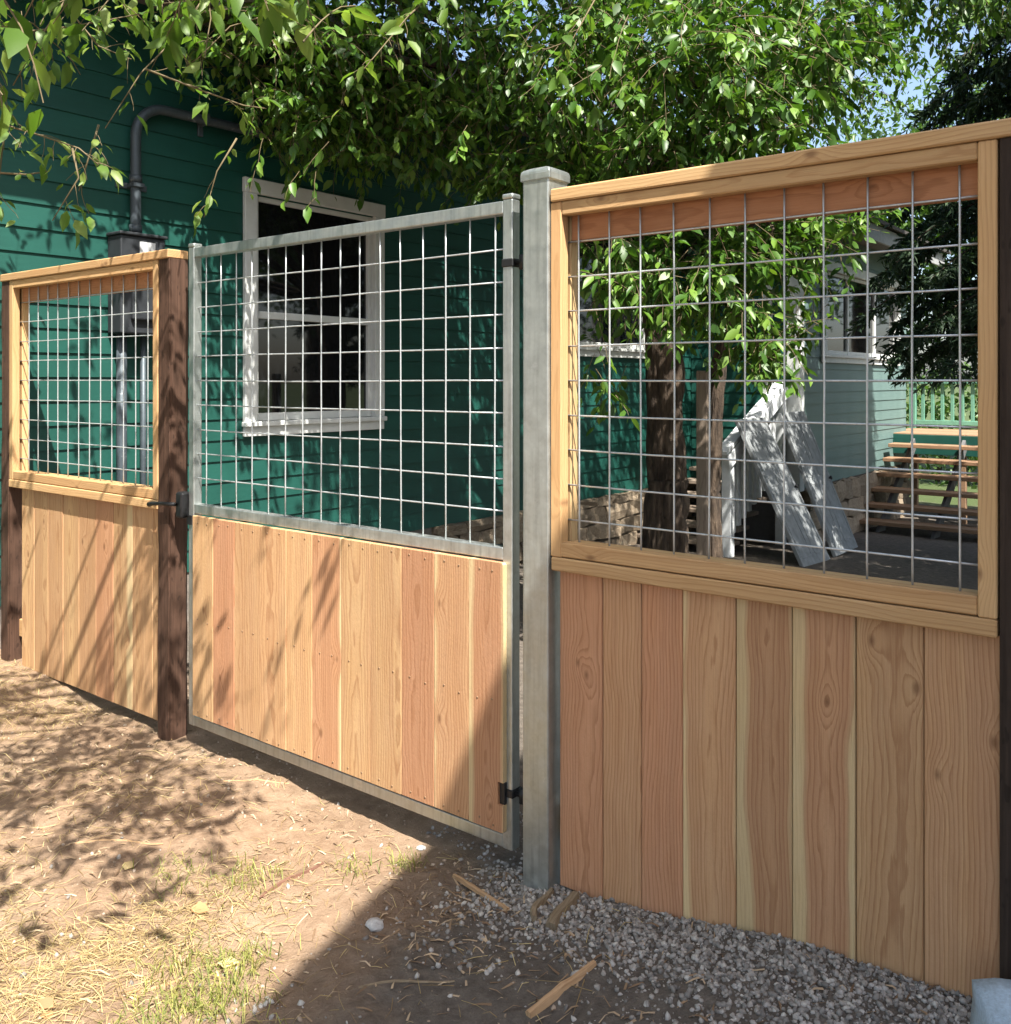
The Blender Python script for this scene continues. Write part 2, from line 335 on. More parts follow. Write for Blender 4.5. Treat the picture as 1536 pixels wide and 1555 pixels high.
# ------------------------------------------------------------------ ground
def gz(x, y):
    x = np.asarray(x, float); y = np.asarray(y, float)
    z = -.02 + .125 * sstep(-2.0, -.45, x) * np.exp(-(np.clip(np.abs(y) - .15, 0, 9) / 1.1) ** 2)
    z = z + .022 * sstep(-1.9, -1.2, x) * np.exp(-((y + .05) / .35) ** 2) + .045 * sstep(-4.1, -5.0, x) * np.exp(-(y / .6) ** 2)
    z = z - .047 * np.clip(y - .4, 0, 11)
    near = np.exp(-(np.clip(np.abs(y + .8) - 2, 0, 99) / 2) ** 2) * np.exp(-(np.clip(np.abs(x + 2.5) - 3, 0, 99) / 2) ** 2)
    z = z + (vnoise(x * 1.7, y * 1.7) - .5) * .03 + (vnoise(x * 6 + 9, y * 6) - .5) * .016 + near * ((vnoise(x * 19, y * 19 + 5) - .5) * .014 + (vnoise(x * 37, y * 37 + 5) - .5) * .009)
    return z
def axis_pts(a, b, st, lo, hi):
    m = list(np.arange(a, b + 1e-6, st)); l = []; q = st; p = a
    while p > lo: q *= 1.35; p -= q; l.append(p)
    h = []; q = st; p = b
    while p < hi: q *= 1.35; p += q; h.append(p)
    return np.array(l[::-1] + m + h)
gx_, gy_ = axis_pts(-5.4, .6, .026, -600, 600), axis_pts(-1.8, .7, .026, -600, 600)
XX, YY = np.meshgrid(gx_, gy_, indexing='ij'); nx, ny = XX.shape; V = np.stack([XX.ravel(), YY.ravel(), gz(XX, YY).ravel()], 1)
i, j = np.meshgrid(np.arange(nx - 1), np.arange(ny - 1), indexing='ij'); a = (i * ny + j).ravel()
F = np.stack([a, a + ny, a + ny + 1, a + 1], 1).ravel()
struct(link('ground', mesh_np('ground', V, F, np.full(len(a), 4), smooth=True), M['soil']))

# ------------------------------------------------------------------ house on the left (wall plane x = XH, runs away from the fence)
XH = -5.303
house = thing('house', 'dark green clapboard house with white trimmed windows and stone foundation', 'house', (XH, 4, -.3))
EXP = .139
def lap_mesh(L, horiz_axis):       # one lapped board, thicker at its lower edge
    pr = [(0, 0), (.021, 0), (.009, EXP + .02), (0, EXP + .02)]; bm = bmesh.new(); a = []
    for e in (-L / 2, L / 2):
        a.append([bm.verts.new((p, e, q) if horiz_axis == 'y' else (e, -p, q)) for p, q in pr])
    for k in range(4):
        f_ = [a[0][k], a[0][(k + 1) % 4], a[1][(k + 1) % 4], a[1][k]]; bm.faces.new(f_)
    bm.faces.new(a[0]); bm.faces.new(a[1]); bmesh.ops.recalc_face_normals(bm, faces=bm.faces); return bm_mesh(bm, 'lap')
def siding(x, y0, y1, z0, z1, holes, mat, axis='y'):
    z = z0
    while z < z1 - .01:
        segs = [(y0, y1)]
        for (h0, h1, hz0, hz1) in holes:
            if z + EXP > hz0 + .02 and z < hz1 - .02:
                ns = []
                for s0, s1 in segs:
                    if h0 > s0 and h1 < s1: ns += [(s0, h0), (h1, s1)]
                    else: ns.append((s0, s1))
                segs = ns
        for s0, s1 in segs:                     # long runs are made of butted boards
            cuts = [s0]
            if s1 - s0 > 5: cuts.append(s0 + (s1 - s0) * random.uniform(.3, .7))
            cuts.append(s1)
            for c0, c1 in zip(cuts[:-1], cuts[1:]):
                m = lap_mesh(c1 - c0 - .002, axis); mid = (c0 + c1) / 2
                link('siding_board', m, mat, house, (x, mid, z) if axis == 'y' else (mid, x, z))
        z += EXP
W1 = (1.70, 2.81, 1.22, 2.78); W2 = (5.5, 7.1, 1.85, 3.2)
siding(XH, -2.5, 13.2, .27, 3.80, [W1, W2], M['siding'])
box('wall_sheathing', house, XH - .25, XH - .22, -2.5, 13.2, -.5, 4.0, M['soffit'], 0)
def window(y0, y1, z0, z1, x, cs=.1, rail=None, mull=()):
    wnd = bpy.data.objects.new('window', None); C.objects.link(wnd); wnd.parent = house; wnd['base'] = (x, (y0 + y1) / 2, z0)
    wnd.location = Vector(wnd['base']) - Vector(house['base'])
    p = .034
    box('casing', wnd, x, x + p, y0 - cs, y0, z0, z1, M['white'], .004); box('casing', wnd, x, x + p, y1, y1 + cs, z0, z1, M['white'], .004)
    box('head_casing', wnd, x, x + p + .004, y0 - cs - .005, y1 + cs + .005, z1, z1 + cs, M['white'], .004)
    box('sill', wnd, x, x + .055, y0 - cs - .01, y1 + cs + .01, z0 - .035, z0, M['white'], .006)
    box('apron', wnd, x, x + p - .006, y0 - cs, y1 + cs, z0 - .10, z0 - .036, M['white'], .003)
    s = .04
    box('sash', wnd, x - .05, x - .01, y0, y0 + s, z0, z1, M['white'], .003); box('sash', wnd, x - .05, x - .01, y1 - s, y1, z0, z1, M['white'], .003)
    box('sash', wnd, x - .052, x - .012, y0 + s, y1 - s, z0, z0 + .055, M['white'], .003); box('sash', wnd, x - .052, x - .012, y0 + s, y1 - s, z1 - s, z1, M['white'], .003)
    box('jamb', wnd, x - .1, x, y0 - .012, y0, z0, z1, M['white'], 0); box('jamb', wnd, x - .1, x, y1, y1 + .012, z0, z1, M['white'], 0)
    if rail: box('meeting_rail', wnd, x - .048, x - .004, y0 + s, y1 - s, rail - .025, rail + .025, M['white'], .003)
    for m_ in mull: box('mullion', wnd, x - .05, x - .006, m_ - .03, m_ + .03, z0, z1, M['white'], .003)
    ys = [y0 + s] + list(mull) + [y1 - s]; zs = [z0 + .055] + ([rail] if rail else []) + [z1 - s]
    for a0, a1 in zip(ys[:-1], ys[1:]):
        for b0, b1 in zip(zs[:-1], zs[1:]): box('pane', wnd, x - .04, x - .034, a0 + .001, a1 - .001, b0 + .001, b1 - .001, M['glass'], 0)
    return wnd
window(*W1, XH + .021, .1, 1.955); window(*W2, XH + .021, .11)
# stone foundation
def stone_mesh(sx, sy, sz):
    bm = bmesh.new(); bmesh.ops.create_cube(bm, size=1.0); bmesh.ops.subdivide_edges(bm, edges=list(bm.edges), cuts=1, use_grid_fill=True)
    for q in bm.verts:
        c = q.co * 2; k = 1 - .035 * (abs(c.x * c.z) + abs(c.x * c.y) + abs(c.y * c.z))
        q.co = Vector((q.co.x * sx * k, q.co.y * sy * k, q.co.z * sz * k)) + Vector((random.uniform(-.02, .02), random.uniform(-.07, .07), random.uniform(-.09, .09)))
    return bm_mesh(bm, 'stone')
smesh = [stone_mesh(.16, .97, .97) for _ in range(6)]
def stones(x, y0, y1, z0, z1, ch):
    box('foundation_backing', house, x - .22, x - .05, y0, y1, z0, z1, M['mortar'], 0)
    z = z0
    while z < z1 - .06:
        y = y0; h = min(ch * random.uniform(.85, 1.15), z1 - z)
        while y < y1 - .08:
            L = min(random.uniform(.22, .46), y1 - y); o = link('foundation_stone', random.choice(smesh), M['stone'], house, (x - .03, y + L / 2, z + h / 2)); o.scale = (1, L * 1.03, h * 1.03); y += L
        z += h
stones(XH + .04, 3.5, 8.2, -.55, .27, .19)
box('foundation_wall', house, XH - .2, XH + .01, -2.5, 3.5, -.5, .268, M['mortar'], 0)
# eave, soffit and roof of the main block
box('soffit', house, XH, XH + .62, -2.5, 13.4, 3.82, 3.84, M['soffit'], 0)
box('fascia', house, XH + .60, XH + .63, -2.5, 13.4, 3.70, 3.88, M['fascia'], .004)
g = box('gutter', house, XH + .632, XH + .74, -2.5, 13.4, 3.765, 3.87, M['fascia'], .02)
bm = bmesh.new(); prof = [(XH + .70, 3.885), (XH + .70, 3.925), (XH - 3.5, 6.0), (XH - 3.5, 5.96)]
A = [[bm.verts.new((p - house['base'][0], e - 4, q + .3)) for p, q in prof] for e in (-2.7, 13.6)]
for k in range(4): bm.faces.new([A[0][k], A[0][(k + 1) % 4], A[1][(k + 1) % 4], A[1][k]])
bm.faces.new(A[0]); bm.faces.new(A[1]); bmesh.ops.recalc_face_normals(bm, faces=bm.faces)
ro = link('roof', bm_mesh(bm, 'roof'), M['roof']); ro.parent = house; ro.location = (0, 0, 0)
# wing with the triple window
XW = -3.93; WY0, WY1 = 8.23, 12.65
W3 = (9.05, 12.1, 1.82, 2.85)
siding(XW, WY0 + .12, WY1, .25, 3.3, [W3], M['wing_siding'])
siding(WY0, XH + .03, XW - .14, .25, 3.3, [], M['siding'], 'x')
window(*W3, XW + .021, .12, None, (9.95, 11.1))
box('corner_board', house, XW - .13, XW + .026, WY0 - .03, WY0 + .12, .22, 3.3, M['white'], .004)
box('corner_board', house, XW - .42, XW - .30, WY0 - .03, WY0 - .005, .25, 3.1, M['white'], .004)
box('wing_sheathing', house, XH, XW - .03, WY0 + .02, WY1, -.9, 3.35, M['soffit'], 0)
stones(XW + .05, WY0 + .1, WY1, -.75, .25, .24)
box('wing_soffit', house, XH, XW + .45, WY0 - .35, WY1 + .35, 3.32, 3.36, M['soffit'], 0)
box('wing_fascia', house, XW + .45, XW + .48, WY0 - .35, WY1 + .35, 3.22, 3.42, M['fascia'], .003)
bm = bmesh.new(); prof = [(XW + .55, 3.425), (XW + .55, 3.47), (XH - .5, 4.1), (XH - .5, 4.05)]
A = [[bm.verts.new((p - house['base'][0], e - 4, q + .3)) for p, q in prof] for e in (WY0 - .45, WY1 + .45)]
for k in range(4): bm.faces.new([A[0][k], A[0][(k + 1) % 4], A[1][(k + 1) % 4], A[1][k]])
bm.faces.new(A[0]); bm.faces.new(A[1]); bmesh.ops.recalc_face_normals(bm, faces=bm.faces)
ro = link('roof', bm_mesh(bm, 'roof'), M['roof']); ro.parent = house; ro.location = (0, 0, 0)

# electrical service on the wall
sv = thing('electric_service', 'grey electric meter box with steel conduit bent along the green wall', 'meter box', (XH + .05, .8, 1.2))
XC = XH + .075
pts = [(XC, .79, z) for z in np.linspace(2.38, 2.98, 8)] + [(XC, .79 + .2 * (1 - cos(a)), 2.98 + .2 * sin(a)) for a in np.linspace(.15, pi / 2, 9)] + [(XC, y, 3.18 + .012 * (y - .99)) for y in np.linspace(1.1, 3.2, 8)]
tube('conduit_pipe', sv, pts, .031, M['conduit'], 16)
for zc in (2.72, 2.42): tube('pipe_collar', sv, [(XC, .79, zc - .022), (XC, .79, zc + .022)], .038, M['conduit'], 16)
def clamp(c, d): # strap with two ears
    if d == 'z': box('clamp', sv, XH + .02, XH + .118, c[1] - .036, c[1] + .036, c[2] - .014, c[2] + .014, M['conduit'], .004); box('clamp_bracket', sv, XH + .015, XH + .033, c[1] - .1, c[1] + .1, c[2] - .018, c[2] + .018, M['conduit'], .003)
    else: box('clamp', sv, XH + .02, XH + .118, c[1] - .014, c[1] + .014, c[2] - .036, c[2] + .036, M['conduit'], .004); box('clamp_bracket', sv, XH + .015, XH + .033, c[1] - .018, c[1] + .018, c[2] - .1, c[2] + .1, M['conduit'], .003)
clamp((0, .79, 2.68), 'z'); clamp((0, 1.27, 3.185), 'y')
box('meter_box', sv, XH + .02, XH + .17, .64, .93, 1.78, 2.36, M['meter'], .008, 2); box('box_lid', sv, XH + .02, XH + .185, .63, .94, 2.361, 2.38, M['meter'], .005)
box('label_plate', sv, XH + .171, XH + .174, .76, .86, 2.24, 2.33, M['label_plate'], 0)
box('meter_cover', sv, XH + .171, XH + .20, .70, .90, 1.86, 2.14, M['meter'], .01, 2)
tube('conduit_pipe', sv, [(XC, .70, .1), (XC, .70, 1.0), (XC, .70, 1.79)], .03, M['conduit'], 14)
tube('conduit_pipe', sv, [(XC, .84, .1), (XC, .84, 1.0), (XC, .84, 1.79)], .018, M['conduit'], 12)

# ------------------------------------------------------------------ fence
WD = .1016
def wires(parent, xs, zs, zlo, zhi, xlo, xhi, y, r=.0026):
    for x in xs:
        n = 9; zz = np.linspace(zlo, zhi, n); j = np.cumsum(rng.normal(0, .0006, n)); tube('wire', parent, [(x + j[k], y - r, zz[k]) for k in range(n)], r, M['wire'], 8)
    for z in zs:
        n = 9; xx = np.linspace(xlo, xhi, n); j = np.cumsum(rng.normal(0, .0006, n)); tube('wire', parent, [(xx[k], y + r, z + j[k]) for k in range(n)], r, M['wire'], 8)
ZS = [1.5 + k * WD for k in range(-4, 5)]
def panel(name, label, x0, x1, capx0, capx1, trimx0, planks, wx, zb, props):
    """x0..x1: outer faces of the two stiles; front rails sit before the mesh, back rails behind it."""
    p = thing(name, label, 'fence', ((x0 + x1) / 2, 0, 0))
    yf0, yf1, yb0, yb1 = -.044, -.006, .006, .044; st = .038
    R = lambda *a, **k: woodp(box(*a, **k), half_u=.02, half_w=.5)
    R('cap_rail', p, capx0, capx1, -.052, .048, 2.019, 2.057, M['rail_x'], bev=.004)
    R('stile', p, x0, x0 + st, yf0, yf1, .988, 2.018, M['stile_z'])
    R('stile', p, x1 - st, x1, yf0 - .001, yf1, .988, 2.018, M['stile_z'])
    R('stile', p, x0, x0 + st, yb0, yb1, .94, 2.018, M['stile_z']); R('stile', p, x1 - st, x1, yb0, yb1, .94, 2.018, M['stile_z'])
    R('top_rail', p, x0 + st + .001, x1 - st - .001, yf0 + .001, yf1, 1.979, 2.018, M['rail_x'])
    R('back_top_rail', p, x0 + st + .001, x1 - st - .001, yb0, yb1, 1.908, 2.018, M['red_rail'])
    R('bottom_rail', p, x0 + st * .5, x1 - st - .001, yf0 + .002, yf1, .990, 1.032, M['rail_x'])
    R('back_bottom_rail', p, x0 + st + .001, x1 - st - .001, yb0, yb1, .94, 1.029, M['rail_x'])
    R('trim_rail', p, trimx0, x1, yf0 - .003, -.004, .948, .987, M['rail_x'])
    R('back_ground_rail', p, x0, x1, yb0, yb1, .12 if zb(x0) > .04 else .16, .21 if zb(x0) > .04 else .25, M['rail_x'])
    for k, (a, b) in enumerate(zip(planks[:-1], planks[1:])):
        z0 = min(zb(a), zb(b)); dy = random.uniform(-.0015, .0015)
        o = box('plank', p, a + .0012, b - .0012, -.0185 + dy, -.001 + dy, z0, .949, M['plank'], bev=.0022); woodp(o, half_u=(b - a) * .4, **(props[k] if k < len(props) else {}))
    wires(p, wx, ZS, .992, 2.0, x0 + .01, x1 - .01, 0)
    return p
PX = [-1.552, -1.404, -1.279, -1.153, -1.002, -.854, -.701, -.55, -.3925]
PR = [dict(pu=.03, pv=.05, tone=.05, knots=[(-.01, .2), (.02, .17)]), dict(pu=.15, pv=.1, tone=.45, knots=[(9., 9.), (9., 9.)]), dict(pu=-.15, pv=.1, tone=.0, knots=[(9., 9.), (9., 9.)]),
      dict(pu=.016, pv=.035, tone=.6, sap=.074, knots=[(9., 9.), (9., 9.)]), dict(pu=.014, pv=.03, tone=.45, sap=.052, knots=[(9., 9.), (9., 9.)]),
      dict(pu=.008, pv=.035, tone=.35, sap=.056, knots=[(.01, .22), (9., 9.)]), dict(pu=.02, pv=.06, tone=.85, knots=[(-.04, .38), (.06, .29)]), dict(pu=.11, pv=.04, tone=.6, knots=[(-.05, .1), (.065, .2)])]
rp = panel('fence_panel', 'tall cedar fence panel with wire mesh window between galvanised post and dark post', -1.566, -.396, -1.562, -.25, -1.562, PX, [-1.4921 + k * WD for k in range(11)], lambda x: float(np.interp(x, [-1.6, -.4], [.02, .09])), PR)
def post(name, parent, x0, x1, y0, y1, z0, z1, mat, bev=.004):
    return box(name, parent, x0, x1, y0, y1, z0, z1, mat, bev, 2)
post('wooden_post', rp, -.392, -.30, -.045, .045, -.15, 2.018, M['dark_post'])['label'] = 'dark stained wooden post'
# galvanised gate post with a domed cap
gp = post('steel_post', rp, -1.662, -1.5675, -.052, .05, -.2, 2.096, M['galv_post'], .005); gp['label'] = 'square galvanised steel gate post'
bm = bmesh.new(); rings = [(.0535, 0), (.0535, .022), (.050, .032), (.030, .041), (.026, .042)]; vs = []
for r_, z_ in rings: vs.append([bm.verts.new((sx * r_, sy * r_ * 1.02, z_)) for sx, sy in ((-1, -1), (1, -1), (1, 1), (-1, 1))])
for k in range(len(vs) - 1):
    for q in range(4): bm.faces.new([vs[k][q], vs[k][(q + 1) % 4], vs[k + 1][(q + 1) % 4], vs[k + 1][q]])
bm.faces.new(vs[0][::-1]); bm.faces.new(vs[-1]); bmesh.ops.bevel(bm, geom=[e for e in bm.edges], offset=.0022, segments=2, affect='EDGES')
link('post_cap', bm_mesh(bm, 'cap'), M['galv'], rp, (-1.6148, -.001, 2.09))
LPX = [-4.925, -4.79, -4.645, -4.495, -4.344, -4.185, -4.033, -3.871, -3.706, -3.618]
LPR = [dict(tone=.9), dict(tone=.8), dict(tone=.7), dict(tone=.9), dict(tone=.6), dict(tone=.15), dict(tone=.8, sap=.07), dict(tone=.8), dict(tone=.85)]
lp = panel('fence_panel', 'low cedar fence panel with wire mesh between two brown posts beside green house', -5.012, -3.624, -5.10, -3.535, -5.012, LPX, [-4.8843 + k * WD for k in range(13) if -4.8843 + k * WD < -3.67], lambda x: .026, LPR)
def rough_post(x0, x1, z0, z1):
    bm = bmesh.new(); bmesh.ops.create_cube(bm, size=1.0); bmesh.ops.subdivide_edges(bm, edges=[e for e in bm.edges if abs((e.verts[0].co - e.verts[1].co).z) > .5], cuts=24)
    for q in bm.verts: q.co = Vector((q.co.x * (x1 - x0), q.co.y * .09, q.co.z * (z1 - z0))) + Vector((random.uniform(-.0015, .0015), random.uniform(-.0015, .0015), 0)) + Vector((.004 * sin(q.co.z * 5), 0, 0))
    bmesh.ops.bevel(bm, geom=[e for e in bm.edges if abs((e.verts[0].co - e.verts[1].co).normalized().z) > .9], offset=.006, segments=2, affect='EDGES')
    return link('wooden_post', bm_mesh(bm, 'post'), M['brown_post'], lp, ((x0 + x1) / 2, .0, (z0 + z1) / 2))
rough_post(-5.105, -5.016, -.2, 2.018); rough_post(-3.622, -3.532, -.2, 2.018)

# ------------------------------------------------------------------ gate
GX0, GX1 = -3.432, -1.725; gt = thing('garden_gate', 'galvanised tube gate with wire mesh above and cedar boards below', 'gate', (GX1, 0, .06))
TB = .038
def gtube(x0, x1, z0, z1, dy=0): return box('frame_tube', gt, x0, x1, -.0195 + dy, .0195 - dy, z0, z1, M['galv'], .004, 3)
gtube(GX0, GX0 + TB, .066, 2.055); gtube(GX1 - TB, GX1, .066, 2.055)
gtube(GX0 + TB - .001, GX1 - TB + .001, 2.012, 2.052, .0006); gtube(GX0 + TB - .001, GX1 - TB + .001, .948, .988, .0006); gtube(GX0 + TB - .001, GX1 - TB + .001, .068, .108, .0006)
gtube(GX0 + TB - .001, GX1 - TB + .001, .5, .538, .0012)
for xx in (GX0 + TB / 2, GX1 - TB / 2): box('tube_cap', gt, xx - .0215, xx + .0215, -.0215, .0215, 2.055, 2.072, M['galv'], .006, 3)
GP = [-3.374, -3.232, -3.092, -2.931, -2.773, -2.628, -2.473, -2.324, -2.176, -2.031, -1.883, -1.745]
GR = [dict(tone=.95, pu=.09), dict(tone=0., pu=.2, pv=.12), dict(tone=.8), dict(tone=.9, pu=.1), dict(tone=.2, pu=-.08, pv=.04, sap=.143, knots=[(.055, -.02), (-.03, -.3)]), dict(tone=.9, pu=.0, pv=.06), dict(tone=.85, pu=.05, pv=.05), dict(tone=.02, pu=.0, pv=.05), dict(tone=.5, pu=.13, pv=.05, sap=.19, knots=[(-.05, .25), (-.05, -.12)]), dict(tone=.1, pu=.01, pv=.035, sap=.062, knots=[(.02, -.34), (9., 9.)])]
GR = [GR[0], GR[1], dict(tone=.75, pu=-.1)] + GR[2:]
for k, (a, b) in enumerate(zip(GP[:-1], GP[1:])):
    dy = random.uniform(-.0015, .0015); z0, z1 = .122, .944
    if k == 10:                                  # board notched around the hinge plate
        bm = bmesh.new(); c = (a + b) / 2; zc = (z0 + z1) / 2; pr = [(a + .001, z0), (b - .004, z0), (b - .001, z0 + .004), (b - .001, .205), (b - .022, .205), (b - .022, .275), (b - .001, .275), (b - .001, z1 - .006), (b - .006, z1), (a + .001, z1)]
        A = [[bm.verts.new((p - c, e, q - zc)) for p, q in pr] for e in (-.009, .009)]
        n_ = len(pr)
        for q in range(n_): bm.faces.new([A[0][q], A[0][(q + 1) % n_], A[1][(q + 1) % n_], A[1][q]])
        bm.faces.new(A[0]); bm.faces.new(A[1][::-1]); bmesh.ops.recalc_face_normals(bm, faces=bm.faces)
        o = link('plank', bm_mesh(bm, 'plank'), M['plank'], gt, (c, -.0295 + dy, zc))
    else: o = box('plank', gt, a + .0008, b - .0008, -.0385 + dy, -.0205 + dy, z0, z1, M['plank'], .0018)
    woodp(o, half_u=.05, **(GR[k] if k < len(GR) else {}))
    ac = Acc()
    for zz in (.142, .52, .922):
        for fx in (.28, .72):
            px_ = a + (b - a) * fx + random.uniform(-.006, .006); pz = zz + random.uniform(-.006, .006); n = 8
            V = [(px_ + r_ * cos(2 * pi * q / n), yy, pz + r_ * sin(2 * pi * q / n)) for r_, yy in ((.0036, -.0375 + dy), (.0036, -.0394 + dy), (.0026, -.0399 + dy)) for q in range(n)]
            Fc = []; Nc = []
            for l in (0, 1):
                for q in range(n): Fc += [l * n + q, l * n + (q + 1) % n, (l + 1) * n + (q + 1) % n, (l + 1) * n + q]; Nc.append(4)
            Fc += list(range(2 * n, 3 * n)); Nc.append(n); ac.add(np.array(V) - np.array(o.location) - np.array(gt['base']), Fc, Nc)
    s_ = bpy.data.objects.new('screws', ac.mesh('screws')); C.objects.link(s_); s_.data.materials.append(M['screw']); s_.parent = o; s_['kind'] = 'stuff'
wires(gt, [-3.3306 + k * WD for k in range(16)], ZS, .98, 2.02, GX0 + .03, GX1 - .03, 0)
def hinge(z, plate):
    h = bpy.data.objects.new('hinge', None); C.objects.link(h); h.parent = gt; h['base'] = (GX1, 0, z); h.location = Vector(h['base']) - Vector(gt['base'])
    box('strap', h, GX1 - TB - .003, GX1 + .004, -.023, .023, z - .013, z + .013, M['black'], .003)
    tube('bolt', h, [(GX1 + .002, -.004, z), (GX1 + .064, -.004, z)], .008, M['black'], 10)
    tube('barrel', h, [(GX1 + .03, -.004, z - .022), (GX1 + .03, -.004, z + .022)], .013, M['black'], 12)
    tube('nut', h, [(GX1 + .045, -.004, z + .001), (GX1 + .056, -.004, z + .001)], .014, M['galv'], 6)
    if plate: box('plate', h, GX1 - TB - .003, GX1 - .02, -.031, -.0195, z - .034, z + .034, M['black'], .002)
hinge(1.86, False); hinge(.24, True)
lt = bpy.data.objects.new('latch', None); C.objects.link(lt); lt.parent = gt; lt['base'] = (GX0, 0, .97); lt.location = Vector(lt['base']) - Vector(gt['base'])
box('latch_body', lt, GX0 - .052, GX0 - .004, -.05, .0, .925, 1.035, M['black'], .01, 2); tube('latch_arm', lt, [(GX0 - .03, -.062, .985), (GX0 - .12, -.066, .982), (GX0 - .20, -.066, .975), (GX0 - .225, -.064, .97)], [.008, .008, .009, .011], M['black'], 10)
box('latch_plate', lt, GX0 - .006, GX0 + .03, -.026, -.020, .90, .94, M['black'], .002)

# ------------------------------------------------------------------ yard things behind the fence
# porch steps with white railing in the nook of the house
ps = thing('porch_stairs', 'dark porch steps with white picket stair railing beside the house', 'stairs', (-4.6, 7.2, -.35))
for k in range(6): box('step', ps, -5.2, -4.12, 6.75 + k * .25, 7.05 + k * .25, -.2 + k * .13 - .04, -.2 + k * .13, M['grey_wood'], .004); woodp(ps.children[-1])
box('newel_post', ps, -4.16, -4.06, 6.68, 6.78, -.45, .74, M['white_rail'], .006); box('newel_post', ps, -4.15, -4.05, 8.08, 8.18, -.6, 1.45, M['white_rail'], .006)
def slope_bar(name, parent, a, b, wx, h, mat):
    a = Vector(a); b = Vector(b); d = b - a; o = link(name, box_mesh(wx, d.length, h, .004), mat, parent, (a + b) / 2, (math.atan2(d.z, d.y), 0, 0)); return o
slope_bar('handrail', ps, (-4.11, 6.55, .76), (-4.10, 8.15, 1.47), .13, .045, M['white_rail']); slope_bar('side_board', ps, (-4.045, 6.60, .66), (-4.04, 8.13, 1.36), .02, .14, M['white_rail'])
for k in range(9):
    y = 6.86 + k * .135; z = .74 + (y - 6.6) * .45; box('picket', ps, -4.125, -4.095, y - .035, y + .035, z - .95, z - .0, M['white_rail'], .003)
# two old doors leaning
def old_door(name, label, yb, length, lean, wid):
    d = thing(name, label, 'door', (-3.30, yb, -.36), 'old doors leaning by the porch stairs')
    o = link('door_slab', box_mesh(.04, wid, length, .004), M['door_grey'], d, (-3.30, yb, -.36)); 
    for q in ():pass
    fr = [(-wid * .25, .28, wid * .36, .42), (wid * .25, .28, wid * .36, .42), (-wid * .25, .72, wid * .36, .36), (wid * .25, .72, wid * .36, .36)]
    for (py, pz, pw, phh) in fr:
        for sgn in (-1, 1):
            m = box_mesh(.006, .022, length * phh, .002); q = bpy.data.objects.new('panel_moulding', m); m.materials.append(M['door_grey']); C.objects.link(q); q.parent = o; q.location = (.022, py + sgn * pw / 2, (pz - .5) * length)
            m = box_mesh(.005, pw - .023, .022, .002); q = bpy.data.objects.new('panel_moulding', m); m.materials.append(M['door_grey']); C.objects.link(q); q.parent = o; q.location = (.0215, py, (pz - .5) * length + sgn * length * phh / 2)
    kn = tube('knob', None, [(.02, 0, 0), (.05, 0, 0), (.06, 0, 0), (.075, 0, 0)], [.01, .01, .025, .018], M['black'], 12); kn.parent = o; kn.location = (.0, wid * .42, 0)
    o.location = (-sin(lean) * length / 2 , 0, cos(lean) * length / 2 + .0); o.rotation_euler = (0, -lean, 0)
    return d
old_door('old_door', 'grey panelled old door leaning beside the white stair railing', 7.05, 1.62, radians(26), .72)
old_door('old_door', 'grey panelled old door leaning against the wing wall', 7.95, 1.62, radians(22), .72)
# open timber stairs up to the deck
ws = thing('deck_stairs', 'open wooden stairs with brown treads rising to the deck', 'stairs', (-3.1, 10.0, -.6))
for k in range(7):
    z = -.50 + .185 * k; y = 10.0 + .265 * k
    woodp(box('tread', ws, -3.84, -2.1, y - .15, y + .15, z - .05, z, M['tread'], .005), half_u=.05)
for xs in (-3.62, -2.95, -2.3):
    slope_bar('stringer', ws, (xs, 9.95, -.70), (xs, 11.95, .60), .045, .17, M['soffit'])
for c_ in ws.children:
    if 'pith_u' not in c_: woodp(c_)
dk = thing('deck', 'raised deck with mint green baluster railing behind the stairs', 'deck', (-2.8, 13, -.5))
for k in range(12): box('floor_board', dk, -4.1, -1.2, 11.98 + k * .14, 12.115 + k * .14, .70, .735, M['tread'], .004)
box('rim_board', dk, -4.1, -1.2, 11.955, 11.979, .44, .72, M['siding'], .003)
for xs in (-4.02, -3.0, -1.3):
    box('support_post', dk, xs - .05, xs + .05, 12.0, 12.1, -.8, .70, M['tread'], .004); box('support_post', dk, xs - .05, xs + .05, 13.5, 13.6, -.8, .70, M['tread'], .004)
for xs in (-4.05, -2.6, -1.25): box('rail_post', dk, xs - .05, xs + .05, 13.52, 13.62, .736, 1.45, M['mint'], .004)
box('top_rail', dk, -4.1, -1.2, 13.50, 13.64, 1.451, 1.50, M['mint'], .004); box('bottom_rail', dk, -3.999, -1.301, 13.54, 13.60, .80, .87, M['mint'], .004)
for k in range(19):
    xs = -3.9 + k * .145
    if min(abs(xs - q) for q in (-4.05, -2.6, -1.25)) > .08: box('baluster', dk, xs - .024, xs + .024, 13.55, 13.59, .871, 1.45, M['mint'], .003)
for c_ in dk.children:
    if 'pith_u' not in c_: woodp(c_)
# grey weathered post by the tree
o = box('weathered_post', None, -2.985, -2.90, 3.74, 3.80, -.3, 1.57, M['grey_wood'], .006); woodp(o); tag(o, 'weathered grey board standing upright before the tree trunk', 'post')

